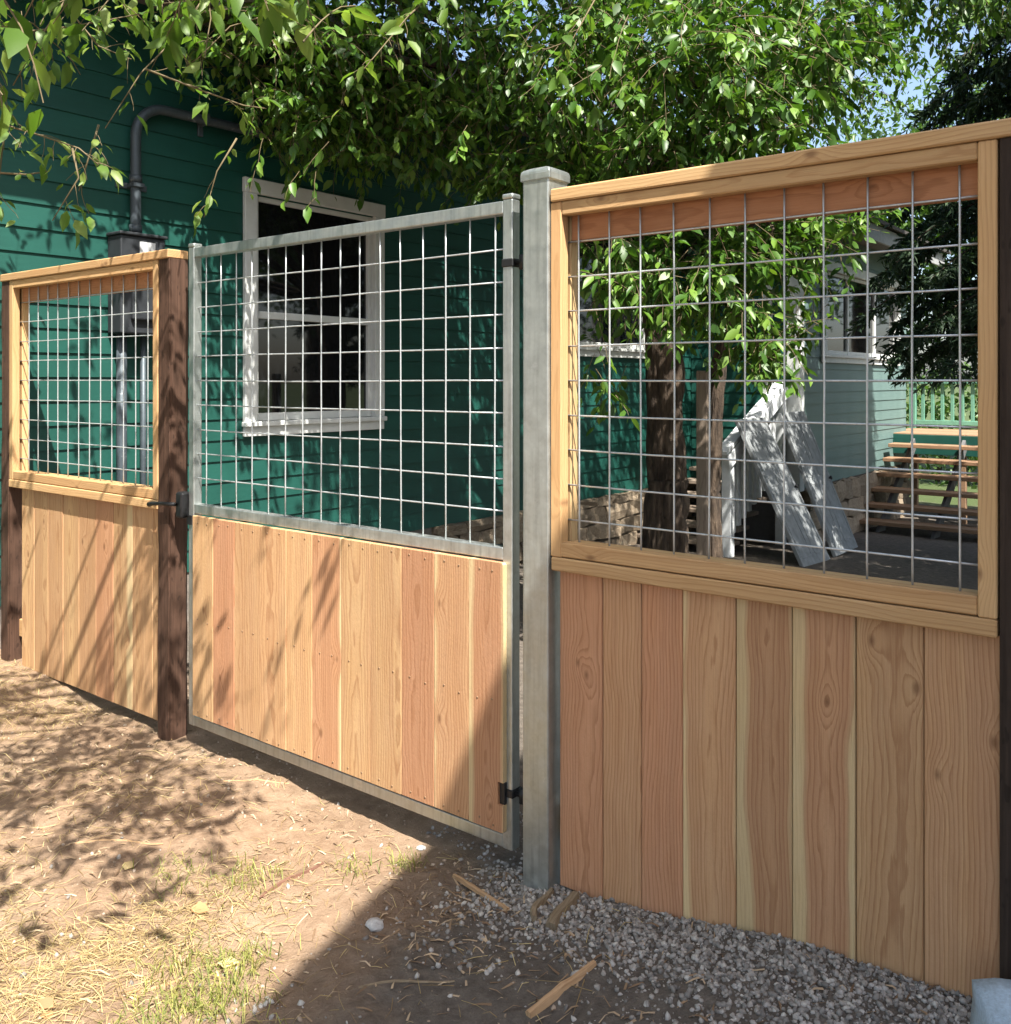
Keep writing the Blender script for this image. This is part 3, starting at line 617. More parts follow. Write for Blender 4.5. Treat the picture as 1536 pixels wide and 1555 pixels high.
# neighbouring building beyond the right-hand end of the fence (out of frame; it shades that end)
nb = thing('neighbour_building', 'tall pale stucco building beyond the dark end post', 'building', (2.4, -2.6, 0))
ed = Vector((.265, -1, 0)).normalized(); rt = Vector((-ed.y, ed.x, 0))
HE = 5.68; e0 = Vector((-1.061 + .491 * (HE - 2.09), 0, HE)) + ed * .70; L_ = 2.8; ang = math.atan2(ed.y, ed.x)
def nbox(name, s0, s1, r0, r1, z0, z1, mat):
    c = e0 + ed * ((s0 + s1) / 2) + rt * ((r0 + r1) / 2); return link(name, box_mesh(s1 - s0, r1 - r0, z1 - z0, .01), mat, nb, (c.x, c.y, (z0 + z1) / 2), (0, 0, ang))
nbox('wall', .12, L_ - .1, .15, 1.95, -.5, HE - .14, M['stucco']); nbox('roof', 0, L_, .0, 2.1, HE - .12, HE, M['roof'])
for s_ in (.5, 1.6):
    nbox('window', s_, s_ + .8, .13, .16, 3.4, 4.5, M['glass'])
# pale block at the foot of the end post
bm = bmesh.new(); bmesh.ops.create_cube(bm, size=1.0); bmesh.ops.subdivide_edges(bm, edges=list(bm.edges), cuts=5, use_grid_fill=True)
for q in bm.verts:
    n_ = q.co.normalized(); q.co = (q.co * .8 + n_ * .2 * .6); q.co = Vector((q.co.x * .30, q.co.y * .30, q.co.z * .26)) + Vector([random.uniform(-.003, .003) for _ in range(3)])
bb = link('concrete_block', bm_mesh(bm, 'block', True), M['blueblock'], None, (-.232, -.205, .14), (0, 0, .5)); tag(bb, 'pale blue rounded concrete block at the foot of the dark post', 'block')

# ------------------------------------------------------------------ foliage
LT8 = np.array([(0, 0, 0), (.28, .21, .05), (.30, 0, -.015), (.28, -.21, .05), (.62, .20, .03), (.64, 0, -.03), (.62, -.20, .03), (1, 0, -.07)], float)
LF8 = [0, 2, 1, 0, 3, 2, 1, 2, 5, 4, 2, 3, 6, 5, 4, 5, 7, 5, 6, 7]; LN8 = [3, 3, 4, 4, 3, 3]
LT4 = np.array([(0, 0, 0), (.45, .24, .05), (1, 0, -.05), (.45, -.24, .05)], float); LF4 = [0, 2, 1, 0, 3, 2]; LN4 = [3, 3]
def nrm(a): return a / (np.linalg.norm(a, axis=-1, keepdims=True) + 1e-9)
def leaf_frames(D, N):
    X = nrm(D); Y = nrm(np.cross(N, X)); Z = np.cross(X, Y); return X, Y, Z
def leaves_mesh(name, P, D, N, L, R, simple=False, wid=1.0):
    T, Fa, Na = (LT4, LF4, LN4) if simple else (LT8, LF8, LN8)
    X, Y, Z = leaf_frames(D, N); n = len(P)
    wv = rng.uniform(.7, 1.25, (n, 1, 1)) * wid; fo = rng.uniform(-.4, 2.6, (n, 1, 1)); dr = rng.uniform(-.05, .28, (n, 1, 1))
    V = P[:, None, :] + L[:, None, None] * (T[None, :, 0:1] * X[:, None, :] + wv * T[None, :, 1:2] * Y[:, None, :] + (fo * T[None, :, 2:3] - dr * T[None, :, 0:1] ** 2) * Z[:, None, :])
    F = (np.asarray(Fa)[None, :] + (np.arange(n) * len(T))[:, None]).ravel()
    return mesh_np(name, V.reshape(-1, 3), F, np.tile(Na, n), np.repeat(R, len(T)))
def twig_leaves(p0, d, ln, n, lsz, droop=.35):
    """leaves on one twig: alternate, a little drooping; returns arrays and the twig line"""
    d = d / np.linalg.norm(d); k = 5; pts = [np.array(p0, float)]; dd = d.copy()
    for _ in range(k):
        dd = dd + np.array((0, 0, -droop * .25)) + rng.normal(0, .12, 3); dd /= np.linalg.norm(dd); pts.append(pts[-1] + dd * ln / k)
    pts = np.array(pts); tt = np.sort(rng.uniform(.12, 1, n)); tt[-1] = 1.0; s = tt * k; i = np.minimum(s.astype(int), k - 1); f = (s - i)[:, None]
    P = pts[i] * (1 - f) + pts[i + 1] * f; A = nrm(pts[i + 1] - pts[i]); side = nrm(np.cross(A, np.array((0, 0, 1.))) + 1e-6)
    sg = np.where(np.arange(n) % 2 == 0, 1., -1.)[:, None]
    D = nrm(A * .6 + side * sg * rng.uniform(.4, 1., (n, 1)) + np.array((0, 0, -droop)) + rng.normal(0, .28, (n, 3)))
    N = nrm(np.array((0, 0, 1.)) + rng.normal(0, .45, (n, 3)))
    L = lsz * rng.uniform(.42, 1.3, n); return P + D * .012, D, N, L, pts
class Crown:
    def __init__(s): s.P = []; s.D = []; s.N = []; s.L = []; s.tw = Acc()
    def twig(s, p0, d, ln, n, lsz, droop=.35, rad=.0022, show=True):
        P, D, N, L, pts = twig_leaves(p0, d, ln, n, lsz, droop); s.P.append(P); s.D.append(D); s.N.append(N); s.L.append(L)
        if show: V, F, Nn = tube_np(pts, np.linspace(rad, rad * .5, len(pts)), 4, False); s.tw.add(V, F, Nn)
        return pts
    def done(s, parent, n_single, mats=('leaf', 'leaf_o'), maxpx=None):
        P, D, N, L = (np.concatenate(a) for a in (s.P, s.D, s.N, s.L)); R = rng.random(len(P))
        px, py, Z = proj(P); size = np.where((px > 5) & (px < 1531) & (py > 5) & (py < 1200) & (Z > .3), L / np.maximum(Z, .3), 0)
        if maxpx is not None: size = np.where(maxpx(px, py), size, 0)
        idx = np.argsort(-size)[:n_single]; keep = np.ones(len(P), bool); keep[idx] = False; me = []
        for v_ in range(4):
            T = LT8.copy(); T[:, 1] *= random.uniform(.85, 1.15); T[7, 2] -= random.uniform(0, .12); T[[1, 3, 4, 6], 2] += random.uniform(-.03, .05); m = mesh_np('leaf', T, LF8, LN8); m.materials.append(M[mats[1]]); me.append(m)
        X, Y, Zz = leaf_frames(D[idx], N[idx]); base = Vector(parent['base'])
        for q, ii in enumerate(idx):
            o = bpy.data.objects.new('leaf', me[q % 4]); C.objects.link(o); o.parent = parent
            l = L[ii]; Mx = Matrix(((X[q][0] * l, Y[q][0] * l, Zz[q][0] * l, P[ii][0] - base.x), (X[q][1] * l, Y[q][1] * l, Zz[q][1] * l, P[ii][1] - base.y), (X[q][2] * l, Y[q][2] * l, Zz[q][2] * l, P[ii][2] - base.z), (0, 0, 0, 1)))
            o.matrix_local = Mx
        b = np.array(parent['base'])
        c = link('crown', leaves_mesh('crown', P[keep] - b, D[keep], N[keep], L[keep], R[keep]), M[mats[0]], parent, tuple(b)); c['kind'] = 'stuff'
        if s.tw.n:
            tm = s.tw.mesh('twigs', True); co_ = np.zeros(len(tm.vertices) * 3, np.float32); tm.vertices.foreach_get('co', co_); co_ = co_.reshape(-1, 3) - b; tm.vertices.foreach_set('co', co_.ravel())
            link('twigs', tm, M['twig'], parent, tuple(b))['kind'] = 'stuff'
        return len(P)
def branch(parent, pts, r0, r1, name='branch'):
    pts = np.asarray(pts, float); n = 14; tt = np.linspace(0, len(pts) - 1, n); i = np.minimum(tt.astype(int), len(pts) - 2); f = (tt - i)[:, None]
    P = pts[i] * (1 - f) + pts[i + 1] * f; P[1:-1] += rng.normal(0, .25, (n - 2, 3)) * np.minimum(r0, .05)
    for _ in range(2): P[1:-1] = (P[:-2] + P[1:-1] * 2 + P[2:]) / 4
    return tube(name, parent, P, np.linspace(r0, r1, n), M['bark'], 9)
def bark_trunk(parent, path, rads, name='trunk'):
    path = np.asarray(path, float); nseg = 56; n = 90; tt = np.linspace(0, len(path) - 1, n); i = np.minimum(tt.astype(int), len(path) - 2); f = tt - i; f = f * f * (3 - 2 * f)
    P = path[i] * (1 - f[:, None]) + path[i + 1] * f[:, None]; r = np.interp(tt, range(len(rads)), rads)
    th = np.linspace(0, 2 * pi, nseg, endpoint=False); ln = np.linalg.norm(np.diff(P, axis=0), axis=1).sum() * np.linspace(0, 1, n)
    TH, LN = np.meshgrid(th, ln); q = TH / (2 * pi) * 26
    rid = np.abs(vnoise(q + vnoise(q * .5, LN * 3) * 1.5, LN * 4.5 + 40) - .5) * 2
    # the seam: blend first and last columns
    rr = r[:, None] * (1 - .30 * (1 - rid) ** 2 + .05 * vnoise(TH * 2, LN * 2))
    V = np.stack([P[:, None, 0] + rr * np.cos(TH), P[:, None, 1] + rr * np.sin(TH), P[:, None, 2] + 0 * rr], -1).reshape(-1, 3); F = []; N = []
    a, k = np.meshgrid(np.arange(n - 1), np.arange(nseg), indexing='ij'); k2 = (k + 1) % nseg
    F = np.stack([a * nseg + k, a * nseg + k2, (a + 1) * nseg + k2, (a + 1) * nseg + k], -1).ravel(); N = np.full((n - 1) * nseg, 4)
    return link(name, mesh_np(name, V - P[0], F, N, smooth=True), M['bark'], parent, tuple(P[0]))

# --- shade tree behind the fence
T1 = np.array((-3.40, 4.05, -.25)); tr = thing('shade_tree', 'broadleaf tree with forked rough bark trunk spreading over the yard', 'tree', tuple(T1))
bark_trunk(tr, [T1, T1 + (.01, .02, 1.0), T1 + (-.03, .05, 2.1), T1 + (-.1, -.1, 3.3), T1 + (-.3, -.4, 4.8)], [.21, .155, .15, .14, .09])
bark_trunk(tr, [T1 + (.24, .36, 0), T1 + (.22, .36, .9), T1 + (.26, .40, 1.9), T1 + (.6, .4, 3.0), T1 + (.9, .2, 4.3)], [.085, .062, .06, .055, .04])
cr = Crown()
WB = []  # upper crown masses, mostly unseen, added to block sun and sky
blobs = [ # (px,py,Z, radius, vertical squash, twigs)
 (1050, 120, 5.0, .75, .8, 180), (1180, 30, 5.2, .75, .8, 170), (930, 50, 5.4, .8, .8, 190), (1130, 200, 5.0, .42, .7, 60), (1010, 220, 5.2, .4, .6, 55), (1240, 90, 5.6, .45, .7, 50),
 (700, 50, 6.3, 1.0, .8, 270), (560, 70, 6.2, .95, .7, 250), (800, 170, 6.2, .75, .7, 130), (640, 190, 6.4, .8, .5, 130), (490, 190, 6.0, .55, .5, 70), (870, 235, 6.0, .45, .5, 50), (760, 270, 6.4, .4, .4, 40), (430, 60, 5.6, .7, .7, 110),
 (1000, 420, 5.0, .42, .8, 62), (1090, 440, 5.1, .40, .9, 62), (1180, 385, 5.3, .34, .8, 48), (1250, 350, 5.6, .3, .6, 24), (930, 400, 5.6, .38, .9, 50), (1150, 520, 5.3, .28, .8, 30), (1200, 480, 5.6, .2, .9, 9), (1240, 320, 5.4, .36, .5, 30), (1060, 350, 5.2, .45, .5, 60), (900, 560, 5.3, .2, 1.4, 5),
 (600, -220, 6.0, 1.3, .7, 150), (800, -480, 6.3, 1.5, .6, 120), (1200, -250, 6.5, 1.2, .7, 90), (300, -120, 5.2, .8, .7, 40), (420, -420, 5.6, 1.0, .6, 40)]  # last row sits above the view, added to shade the house wall
for q in ((-4.1, 1.5, 4.7, .8, 45), (-4.25, .35, 4.3, .8, 20), (-3.2, 2.2, 5.2, 1.2, 170), (-4.3, 3.2, 5.0, 1.2, 150), (-3.0, 4.5, 5.2, 1.3, 170), (-4.2, 5.6, 4.8, 1.3, 150), (-2.0, 3.4, 5.6, 1.2, 120), (-2.4, 6.2, 4.9, 1.3, 150), (-3.6, 7.6, 4.8, 1.2, 120), (-1.6, 5.2, 4.6, 1.0, 100), (-.7, 5.8, 5.0, 1.2, 130), (-.6, 7.6, 5.4, 1.2, 100), (-4.6, 1.9, 4.9, .9, 70), (-3.6, 1.7, 5.5, 1.1, 150), (-2.8, 1.3, 6.0, 1.0, 110), (-3.4, 3.4, 6.1, 1.3, 150)):
    WB.append((np.array(q[:3]), q[3], .55, int(q[4] * 1.7)))
for c, r_, sq, nt in [(at(q[0], q[1], q[2]), q[3], q[4], q[5]) for q in blobs] + WB:
    for _ in range(nt):
        v_ = rng.normal(size=3); v_ /= np.linalg.norm(v_); p = c + v_ * r_ * rng.uniform(.15, 1) ** .6 * np.array((1, 1, sq))
        d = v_ * .7 + rng.normal(0, .5, 3) + np.array((0, 0, -.15)); cr.twig(p - .25 * d / np.linalg.norm(d), d, rng.uniform(.28, .5), int(rng.integers(10, 17)), .08, .4)
# hanging sprays seen against wall and window
for pts_, nl in (([(500, 215), (455, 260), (425, 300)], 6), ([(400, 210), (390, 250), (375, 290)], 5), ([(905, 330), (900, 440), (890, 560)], 8), ([(905, 560), (935, 600), (960, 630)], 7), ([(710, 190), (700, 215), (690, 235)], 8), ([(480, 260), (480, 300), (465, 315)], 5)):
    a, b, c = (at(q[0], q[1], 4.9) for q in pts_); cr.twig(a, b - a, np.linalg.norm(b - a), nl, .075, .5); cr.twig(b, c - b, np.linalg.norm(c - b), nl, .075, .5)
for k in (0, 2, 6, 7, 8, 12, 13, 14, 15, 16, 24, 25, 27):
    c = at(*blobs[k][:3]); s0 = T1 + ((-.1, -.1, 3.2) if k % 2 else (.6, .45, 2.6)); m_ = s0 * .5 + c * .5 + np.array((0, 0, .35)); branch(tr, [s0, m_, c], .05, .012)
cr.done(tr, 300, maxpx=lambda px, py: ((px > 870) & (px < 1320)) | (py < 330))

# --- tree overhanging from the left, in front of the fence
T2 = np.array((-3.7, -3.4, -.03)); tf = thing('overhanging_tree', 'young broadleaf tree with thin sunlit leafy twigs hanging over the low fence panel', 'tree', tuple(T2))
bark_trunk(tf, [T2, T2 + (.05, .1, 1.2), T2 + (.1, .3, 2.4), T2 + (.3, .8, 3.4)], [.12, .09, .08, .05])
cf = Crown()
def leafy(pts, lsz=.052, side=.11, every=.05, bare=0.):
    P = np.array([at(*q) for q in pts]); tube('twig', tf, P if len(P) > 2 else np.array([P[0], (P[0] + P[1]) / 2, P[1]]), np.linspace(.0034, .0014, max(3, len(P))), M['twig'], 6)
    for a, b in zip(P[:-1], P[1:]):
        ln = np.linalg.norm(b - a); d = (b - a) / ln
        for s_ in np.arange(.02, ln, every):
            if rng.random() < bare: continue
            q = rng.normal(0, 1, 3); q -= d * q.dot(d); cf.twig(a + d * s_, d * .6 + q / np.linalg.norm(q) * .7, rng.uniform(.04, side), int(rng.integers(2, 5)), lsz, .5, .0012)
leafy([(330, -30, 2.8), (265, 60, 2.75), (215, 110, 2.7), (160, 195, 2.65)], bare=.8); leafy([(222, 105, 2.7), (300, 135, 2.7), (370, 160, 2.7), (405, 165, 2.7)], bare=.35)
leafy([(-40, 30, 2.5), (40, 48, 2.5), (110, 40, 2.6), (220, 20, 2.7)], every=.035); leafy([(-60, -20, 2.4), (-8, 80, 2.3), (8, 190, 2.3), (-4, 300, 2.3)], bare=.3)
leafy([(-60, 170, 2.6), (60, 205, 2.55), (120, 225, 2.5), (150, 250, 2.5)], every=.04); leafy([(-40, 260, 2.5), (40, 265, 2.5), (75, 260, 2.5)], bare=.2); leafy([(110, 225, 2.5), (120, 270, 2.5), (80, 335, 2.5)], bare=.4)
leafy([(690, -40, 3.2), (620, 25, 3.1), (570, 85, 3.05), (535, 125, 3.0)], every=.045, lsz=.066); leafy([(150, 190, 2.65), (135, 240, 2.6), (120, 290, 2.6)], bare=.3)
leafy([(470, -30, 3.2), (400, 25, 3.2), (350, 40, 3.2), (300, 90, 3.1)], every=.04, bare=.3); leafy([(920, -30, 3.6), (870, 60, 3.6), (830, 75, 3.6), (800, 70, 3.6)], bare=.3, lsz=.07)
leafy([(60, -40, 2.9), (150, 70, 2.9), (200, 90, 2.9)], every=.04); leafy([(240, -40, 3.0), (250, 40, 3.0), (290, 100, 3.0)], every=.045, bare=.2); leafy([(360, 210, 3.2), (330, 260, 3.2), (310, 330, 3.2)], bare=.55); leafy([(120, -30, 2.4), (60, 60, 2.4), (20, 130, 2.4)], every=.04)
POLY = []
def ground_at(px, py): t_ = (px - SX / 2) / FPX; u_ = -(py - CYP) / FPX; k = -EYE / u_; return np.array((k * (t_ * cos(YAW) - sin(YAW)), CAMY + k * (t_ * sin(YAW) + cos(YAW))))
POLY = [ground_at(*q) for q in ((-250, 1000), (0, 1015), (235, 1095), (300, 1190), (360, 1260), (240, 1330), (120, 1440), (-20, 1490), (-250, 1480))]
def inpoly(p):
    c = False; n = len(POLY)
    for i in range(n):
        a, b = POLY[i], POLY[(i + 1) % n]
        if (a[1] > p[1]) != (b[1] > p[1]) and p[0] < (b[0] - a[0]) * (p[1] - a[1]) / (b[1] - a[1]) + a[0]: c = not c
    return c
def shade_prob(p):
    t_ = p[1] / (SUN.y / SUN.z); x = p[0] - SUN.x / SUN.z * t_; z = p[2] - t_      # hit on the fence plane
    if t_ > 0 and 0 < z < 2.1:
        if x < -5.2: return .3
        if x < -3.45: return .5
        if x < -2.7: return .26
        if x < -2.2 and z > .6: return .12
        return 0
    if t_ > 0 and z > 2.1: return .16 if x < -3.2 else 0
    g = np.array((p[0] - SUN.x / SUN.z * p[2], p[1] - SUN.y / SUN.z * p[2]))
    if inpoly(g): return 1.
    return .1 if g[0] < -3.6 else 0
cnt = 0; tries = 0
while cnt < 480 and tries < 60000:
    tries += 1; p = np.array((rng.uniform(-4.6, -.6), rng.uniform(-2.1, -.05), rng.uniform(2.1, 3.9))); px, py, Z = proj(p)
    if Z < 1.2 or py > 10 + 70 * rng.random() ** 2 or (px > 480 and py > -60) or (90 < px < 270 and py > -10): continue
    if vnoise(p[0] * 2.2 + 7 - 1.2 * p[2], p[1] * 2.2 + .6 * p[2]) < .42 or rng.random() > shade_prob(p): continue
    d = rng.normal(0, 1, 3); d[2] -= .3; cf.twig(p, d, rng.uniform(.18, .34), int(rng.integers(6, 12)), .064, .4); cnt += 1
for _ in range(520):      # dense crown added above and left of the view to block sky light
    v_ = rng.normal(size=3); v_ /= np.linalg.norm(v_); p = np.array((-5.4, -2.8, 4.9)) + v_ * rng.uniform(.3, 1) ** .5 * np.array((1.4, 1.35, 1.25)); cf.twig(p, v_ + rng.normal(0, .5, 3), rng.uniform(.3, .5), int(rng.integers(10, 16)), .085, .4)
for e_ in ((-5.4, -2.8, 5.2), (-5.9, -2.2, 4.6), (-4.8, -3.2, 4.8), (-2.9, -1.3, 3.2), (-2.2, -1.0, 3.0), (-3.4, -.7, 3.1), (-1.6, -1.1, 3.3), (-2.6, -.5, 3.4), tuple(at(690, -40, 3.2)), tuple(at(920, -30, 3.6)), tuple(at(-60, -20, 2.4)), tuple(at(330, -30, 2.8))):
    e_ = np.array(e_); s0 = T2 + (.2, .6, 3.0); branch(tf, [s0, s0 * .5 + e_ * .5 + np.array((0, 0, .25)), e_], .03, .006)
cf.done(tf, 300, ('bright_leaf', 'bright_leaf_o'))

# cable loop hanging from the shade tree
cc_ = at(668, 95, 5.6); lp_ = [cc_ + (0, 0, 1.0), cc_ + (.02, .03, .45)] + [cc_ + np.array((cos(YAW), sin(YAW), 0)) * (.11 * sin(a_)) + np.array((0, 0, .11 * cos(a_))) for a_ in np.linspace(.5, 2 * pi - .4, 26)]
tag(tube('cable', None, lp_, .004, M['black'], 6), 'thin dark cable hanging in a loop under the leaves', 'cable')

# --- dark conifer at the right, with drooping sprays
def conifer(base, H, r0, nb_, label, zmin=.8):
    b = np.array(base); k = thing('conifer_tree', label, 'tree', tuple(b)); bark_trunk(k, [b, b + (0, 0, H * .5), b + (0, 0, H)], [.2, .12, .03])
    P = []; D = []; ac = Acc()
    for q in range(nb_):
        z = zmin + (H - zmin) * (q / nb_) ** 1.15; a = q * 2.399 + rng.normal(0, .2); ln = r0 * (1 - (z / H) ** 1.3) * rng.uniform(.75, 1.1) + .2
        dirh = np.array((cos(a), sin(a), 0)); m = 9; s_ = np.linspace(0, 1, m)
        br = b + np.array((0, 0, z)) + dirh * (s_ * ln)[:, None] + np.array((0, 0, 1.)) * (.12 * np.sin(s_ * 3) - .38 * s_ ** 2 * ln * .8)[:, None]
        V, F, N = tube_np(br, np.linspace(.02, .004, m), 4, False); ac.add(V, F, N)
        for u_ in range(int(70 * ln / r0) + 12):
            f = rng.uniform(.12, 1) ** .8 * (m - 1.001); i = int(f); p = br[i] * (1 - f + i) + br[i + 1] * (f - i); T_ = br[i + 1] - br[i]; T_ /= np.linalg.norm(T_)
            sd = np.cross(T_, (0, 0, 1.)) * rng.choice((-1, 1)); sp_ = T_ * .6 + sd * .8 + np.array((0, 0, -.35)) + rng.normal(0, .15, 3); sp_ /= np.linalg.norm(sp_); sl_ = rng.uniform(.10, .30)
            nn = 12; P.append(p + sp_ * (np.linspace(0, 1, nn) * sl_)[:, None]); D.append(nrm(sp_ * .8 + rng.normal(0, .55, (nn, 3)) + np.array((0, 0, -.15))))
    P = np.concatenate(P); D = np.concatenate(D); n = len(P)
    c = link('crown', leaves_mesh('crown', P - b, D, nrm(rng.normal(0, 1, (n, 3)) + (0, 0, .6)), rng.uniform(.06, .13, n), rng.random(n), True, .5), M['conifer'], k, tuple(b)); c['kind'] = 'stuff'
    tm = ac.mesh('boughs', True); cc = np.zeros(len(tm.vertices) * 3, np.float32); tm.vertices.foreach_get('co', cc); tm.vertices.foreach_set('co', (cc.reshape(-1, 3) - b).ravel()); link('boughs', tm, M['bark'], k, tuple(b))['kind'] = 'stuff'
conifer((-1.05, 8.4, -.4), 11.0, 2.25, 280, 'dark conifer with drooping boughs beside the wooden stairs', 2.45)

# --- trees and hedge farther off
def far_tree(base, H, cr_, n, label, lsz=.2, zc=.62):
    b = np.array(base); k = thing('background_tree', label, 'tree', tuple(b), 'trees beyond the yard'); bark_trunk(k, [b, b + (0, 0, H * .35), b + (.1, 0, H * .8)], [.22, .16, .05])
    P = []
    for _ in range(26):
        v_ = rng.normal(size=3); v_ /= np.linalg.norm(v_); c = b + np.array((0, 0, H * zc)) + v_ * cr_ * rng.uniform(.3, .85) * np.array((1, 1, .36 * H / cr_)); q = rng.normal(0, 1, (n // 26, 3)); P.append(c + q * cr_ * .2)
    P = np.concatenate(P); D = nrm(rng.normal(0, 1, P.shape) + (0, 0, -.4)); c = link('crown', leaves_mesh('crown', P - b, D, nrm(rng.normal(0, .6, P.shape) + (0, 0, 1)), lsz * rng.uniform(.6, 1.2, len(P)), rng.random(len(P)), True, 1.2), M['far_leaf'], k, tuple(b)); c['kind'] = 'stuff'
far_tree((-6.5, 21, -.5), 9, 2.6, 9000, 'leafy tree standing behind the deck railing'); far_tree((-1.0, 20, -.5), 11, 3.0, 11000, 'tall leafy tree rising behind the conifer'); far_tree((-4.2, 24, -.5), 11, 3.4, 11000, 'wide tree standing far behind the hedge'); far_tree((-12, 19, -.5), 10, 3.2, 9000, 'broad tree rising behind the house roof'); far_tree((3.0, 16, -.5), 9, 2.6, 6000, 'leafy tree beyond the conifer away from the house')
far_tree((-7.5, -7.5, -.05), 9, 3.0, 9000, 'unseen leafy tree added left of the fence to block sky light'); far_tree((-3.2, -8.8, -.05), 10, 3.0, 9000, 'unseen tall leafy tree added facing the gate to block sky light'); far_tree((1.6, 5.2, -.3), 8, 2.3, 15000, 'unseen dense leafy tree added past the fence end to shade the yard', .17); far_tree((2.2, 2.6, -.2), 7.5, 2.0, 14000, 'unseen dense leafy tree added behind the fence line to block sky light', .17); far_tree((3.2, 9.5, -.4), 9, 2.7, 14000, 'unseen dense leafy tree added near the conifer to shade the yard', .18)  # these trees stand out of view, added to block sky and sun
b = np.array((-3, 17.5, -.5)); hP = np.stack([rng.uniform(-6, 7, 9000), rng.normal(0, .35, 9000), rng.uniform(0, 2.3, 9000)], 1)
hg = thing('hedge', 'leafy hedge row behind the mint green railing', 'hedge', tuple(b)); c = link('foliage', leaves_mesh('foliage', hP, nrm(rng.normal(0, 1, hP.shape)), nrm(rng.normal(0, 1, hP.shape) + (0, 0, .7)), rng.uniform(.08, .2, 9000), rng.random(9000), True, 1.3), M['far_leaf'], hg, tuple(b)); c['kind'] = 'stuff'
for xs in np.arange(-5.5, 7, 1.3): tube('stem', hg, [b + (xs, 0, 0), b + (xs + .1, .1, .8), b + (xs - .1, 0, 1.7)], [.05, .04, .015], M['bark'], 7)

# ------------------------------------------------------------------ small ground things
def scatter(n, fn, dens):
    out = []
    while len(out) < n:
        p = fn(); 
        if rng.random() < dens(p): out.append(p)
    return np.array(out)
# gravel: crushed grey stones heaped along the foot of the tall panel
ico = bmesh.new(); bmesh.ops.create_icosphere(ico, subdivisions=1, radius=1.0); IV = np.array([v_.co[:] for v_ in ico.verts]); IF = np.array([[q.index for q in f_.verts] for f_ in ico.faces]); ico.free()
def gdens(p):
    x, y = p
    if y > .05: return .12 if x > -2.2 else 0
    d = -y - .02; band = exp(-(max(0, d - .13 - .10 * max(0, x + 1.5)) / .12) ** 2) * float(sstep(-1.95, -1.5, x)); fld = .36 * float(sstep(-2.15, -1.3, x)) * (float(vnoise(x * 3.1, y * 3.1)) ** 1.6)
    return max(band, fld, .004 * float(sstep(-3.2, -2.2, x)))
prot = [IV * rng.uniform(.62, 1.15, (len(IV), 1)) for _ in range(24)]
def lumps(name, G, sz, mat, label, cat, sink=.08, flat=.65):
    n = len(G); V = np.empty((n, len(IV), 3)); A = rng.uniform(0, 2 * pi, (n, 2))
    for k in range(n):
        ca, sa, cb, sb = cos(A[k, 0]), sin(A[k, 0]), cos(A[k, 1]), sin(A[k, 1]); Rm = np.array(((ca, -sa, 0), (sa, ca, 0), (0, 0, 1))) @ np.array(((cb, 0, sb), (0, 1, 0), (-sb, 0, cb)))
        V[k] = (prot[k % 24] * np.array((1.15, .9, flat)) * sz[k]) @ Rm.T
    V += np.stack([G[:, 0], G[:, 1], gz(G[:, 0], G[:, 1]) + sz * sink], 1)[:, None, :]
    F = (IF[None] + (np.arange(n) * len(IV))[:, None, None]).ravel()
    stuff(link(name, mesh_np(name, V.reshape(-1, 3), F, np.full(n * len(IF), 3), np.repeat(rng.random(n), len(IV))), mat), label, cat)
G = scatter(21000, lambda: (rng.uniform(-3.0, .1), rng.uniform(-1.7, .35)), gdens)
lumps('gravel', G, .0016 + .0095 * rng.random(21000) ** 1.9, M['gravel'], 'crushed grey gravel along the foot of the tall fence panel', 'gravel')
G = scatter(3200, lambda: (rng.uniform(-5.1, -1.2), rng.uniform(-1.7, .1)), lambda p: .15 + .85 * float(vnoise(p[0] * 4, p[1] * 4)) ** 2)
t = NT('dirt_clod'); f = t.attr('rnd', 'GEOMETRY'); M['clod'] = t.fin(t.ramp(f, [(0, (.17, .115, .075)), (.6, (.30, .22, .15)), (1, (.42, .34, .26))]), .95)
lumps('dirt_clods', G, .0015 + .0075 * rng.random(3200) ** 3, M['clod'], 'small dirt clods and pebbles on the trodden ground', 'dirt clods', .15, .7)
# dry grass lying on the dirt
def blades(name, pts, ang, ln, wd, lift, mat, label, cat, curl=.4):
    n = len(pts); a = ang; s_ = np.array((0, .5, 1.)); dx = np.cos(a); dy = np.sin(a); V = np.empty((n, 6, 3)); bend = rng.normal(0, curl, n)
    for k, t_ in enumerate(s_):
        X = pts[:, 0] + (dx * t_ - dy * bend * t_ * t_ * .5) * ln; Y = pts[:, 1] + (dy * t_ + dx * bend * t_ * t_ * .5) * ln; Zz = gz(X, Y) + .0015 + lift * np.array((.0, .85, .6))[k] if np.ndim(lift) else gz(X, Y) + .002
        w_ = wd * (1, .85, .2)[k]
        V[:, 2 * k] = np.stack([X - dy * w_, Y + dx * w_, Zz], 1); V[:, 2 * k + 1] = np.stack([X + dy * w_, Y - dx * w_, Zz + wd * .4], 1)
    F = (np.array([0, 1, 3, 2, 2, 3, 5, 4])[None] + (np.arange(n) * 6)[:, None]).ravel()
    return stuff(link(name, mesh_np(name, V.reshape(-1, 3), F, np.full(n * 2, 4), np.repeat(rng.random(n), 6)), mat), label, cat)
def sdens(p):
    x, y = p; q = float(vnoise(x * 2.6 + 3, y * 2.6)); e = float(sstep(-1.55, -2.5, x + .3 * y + .25)); bare = float(sstep(.55, .05, -y)) * float(sstep(-3.4, -3.0, x))
    near = float(sstep(-.45, -.8, y))
    return max(.015, e * (q ** 1.5) * (1 - .85 * bare) * (.35 + .65 * near)) if y < -.02 else .03
Sg = scatter(15000, lambda: (rng.uniform(-5.2, -1.2), rng.uniform(-1.75, .0)), sdens)
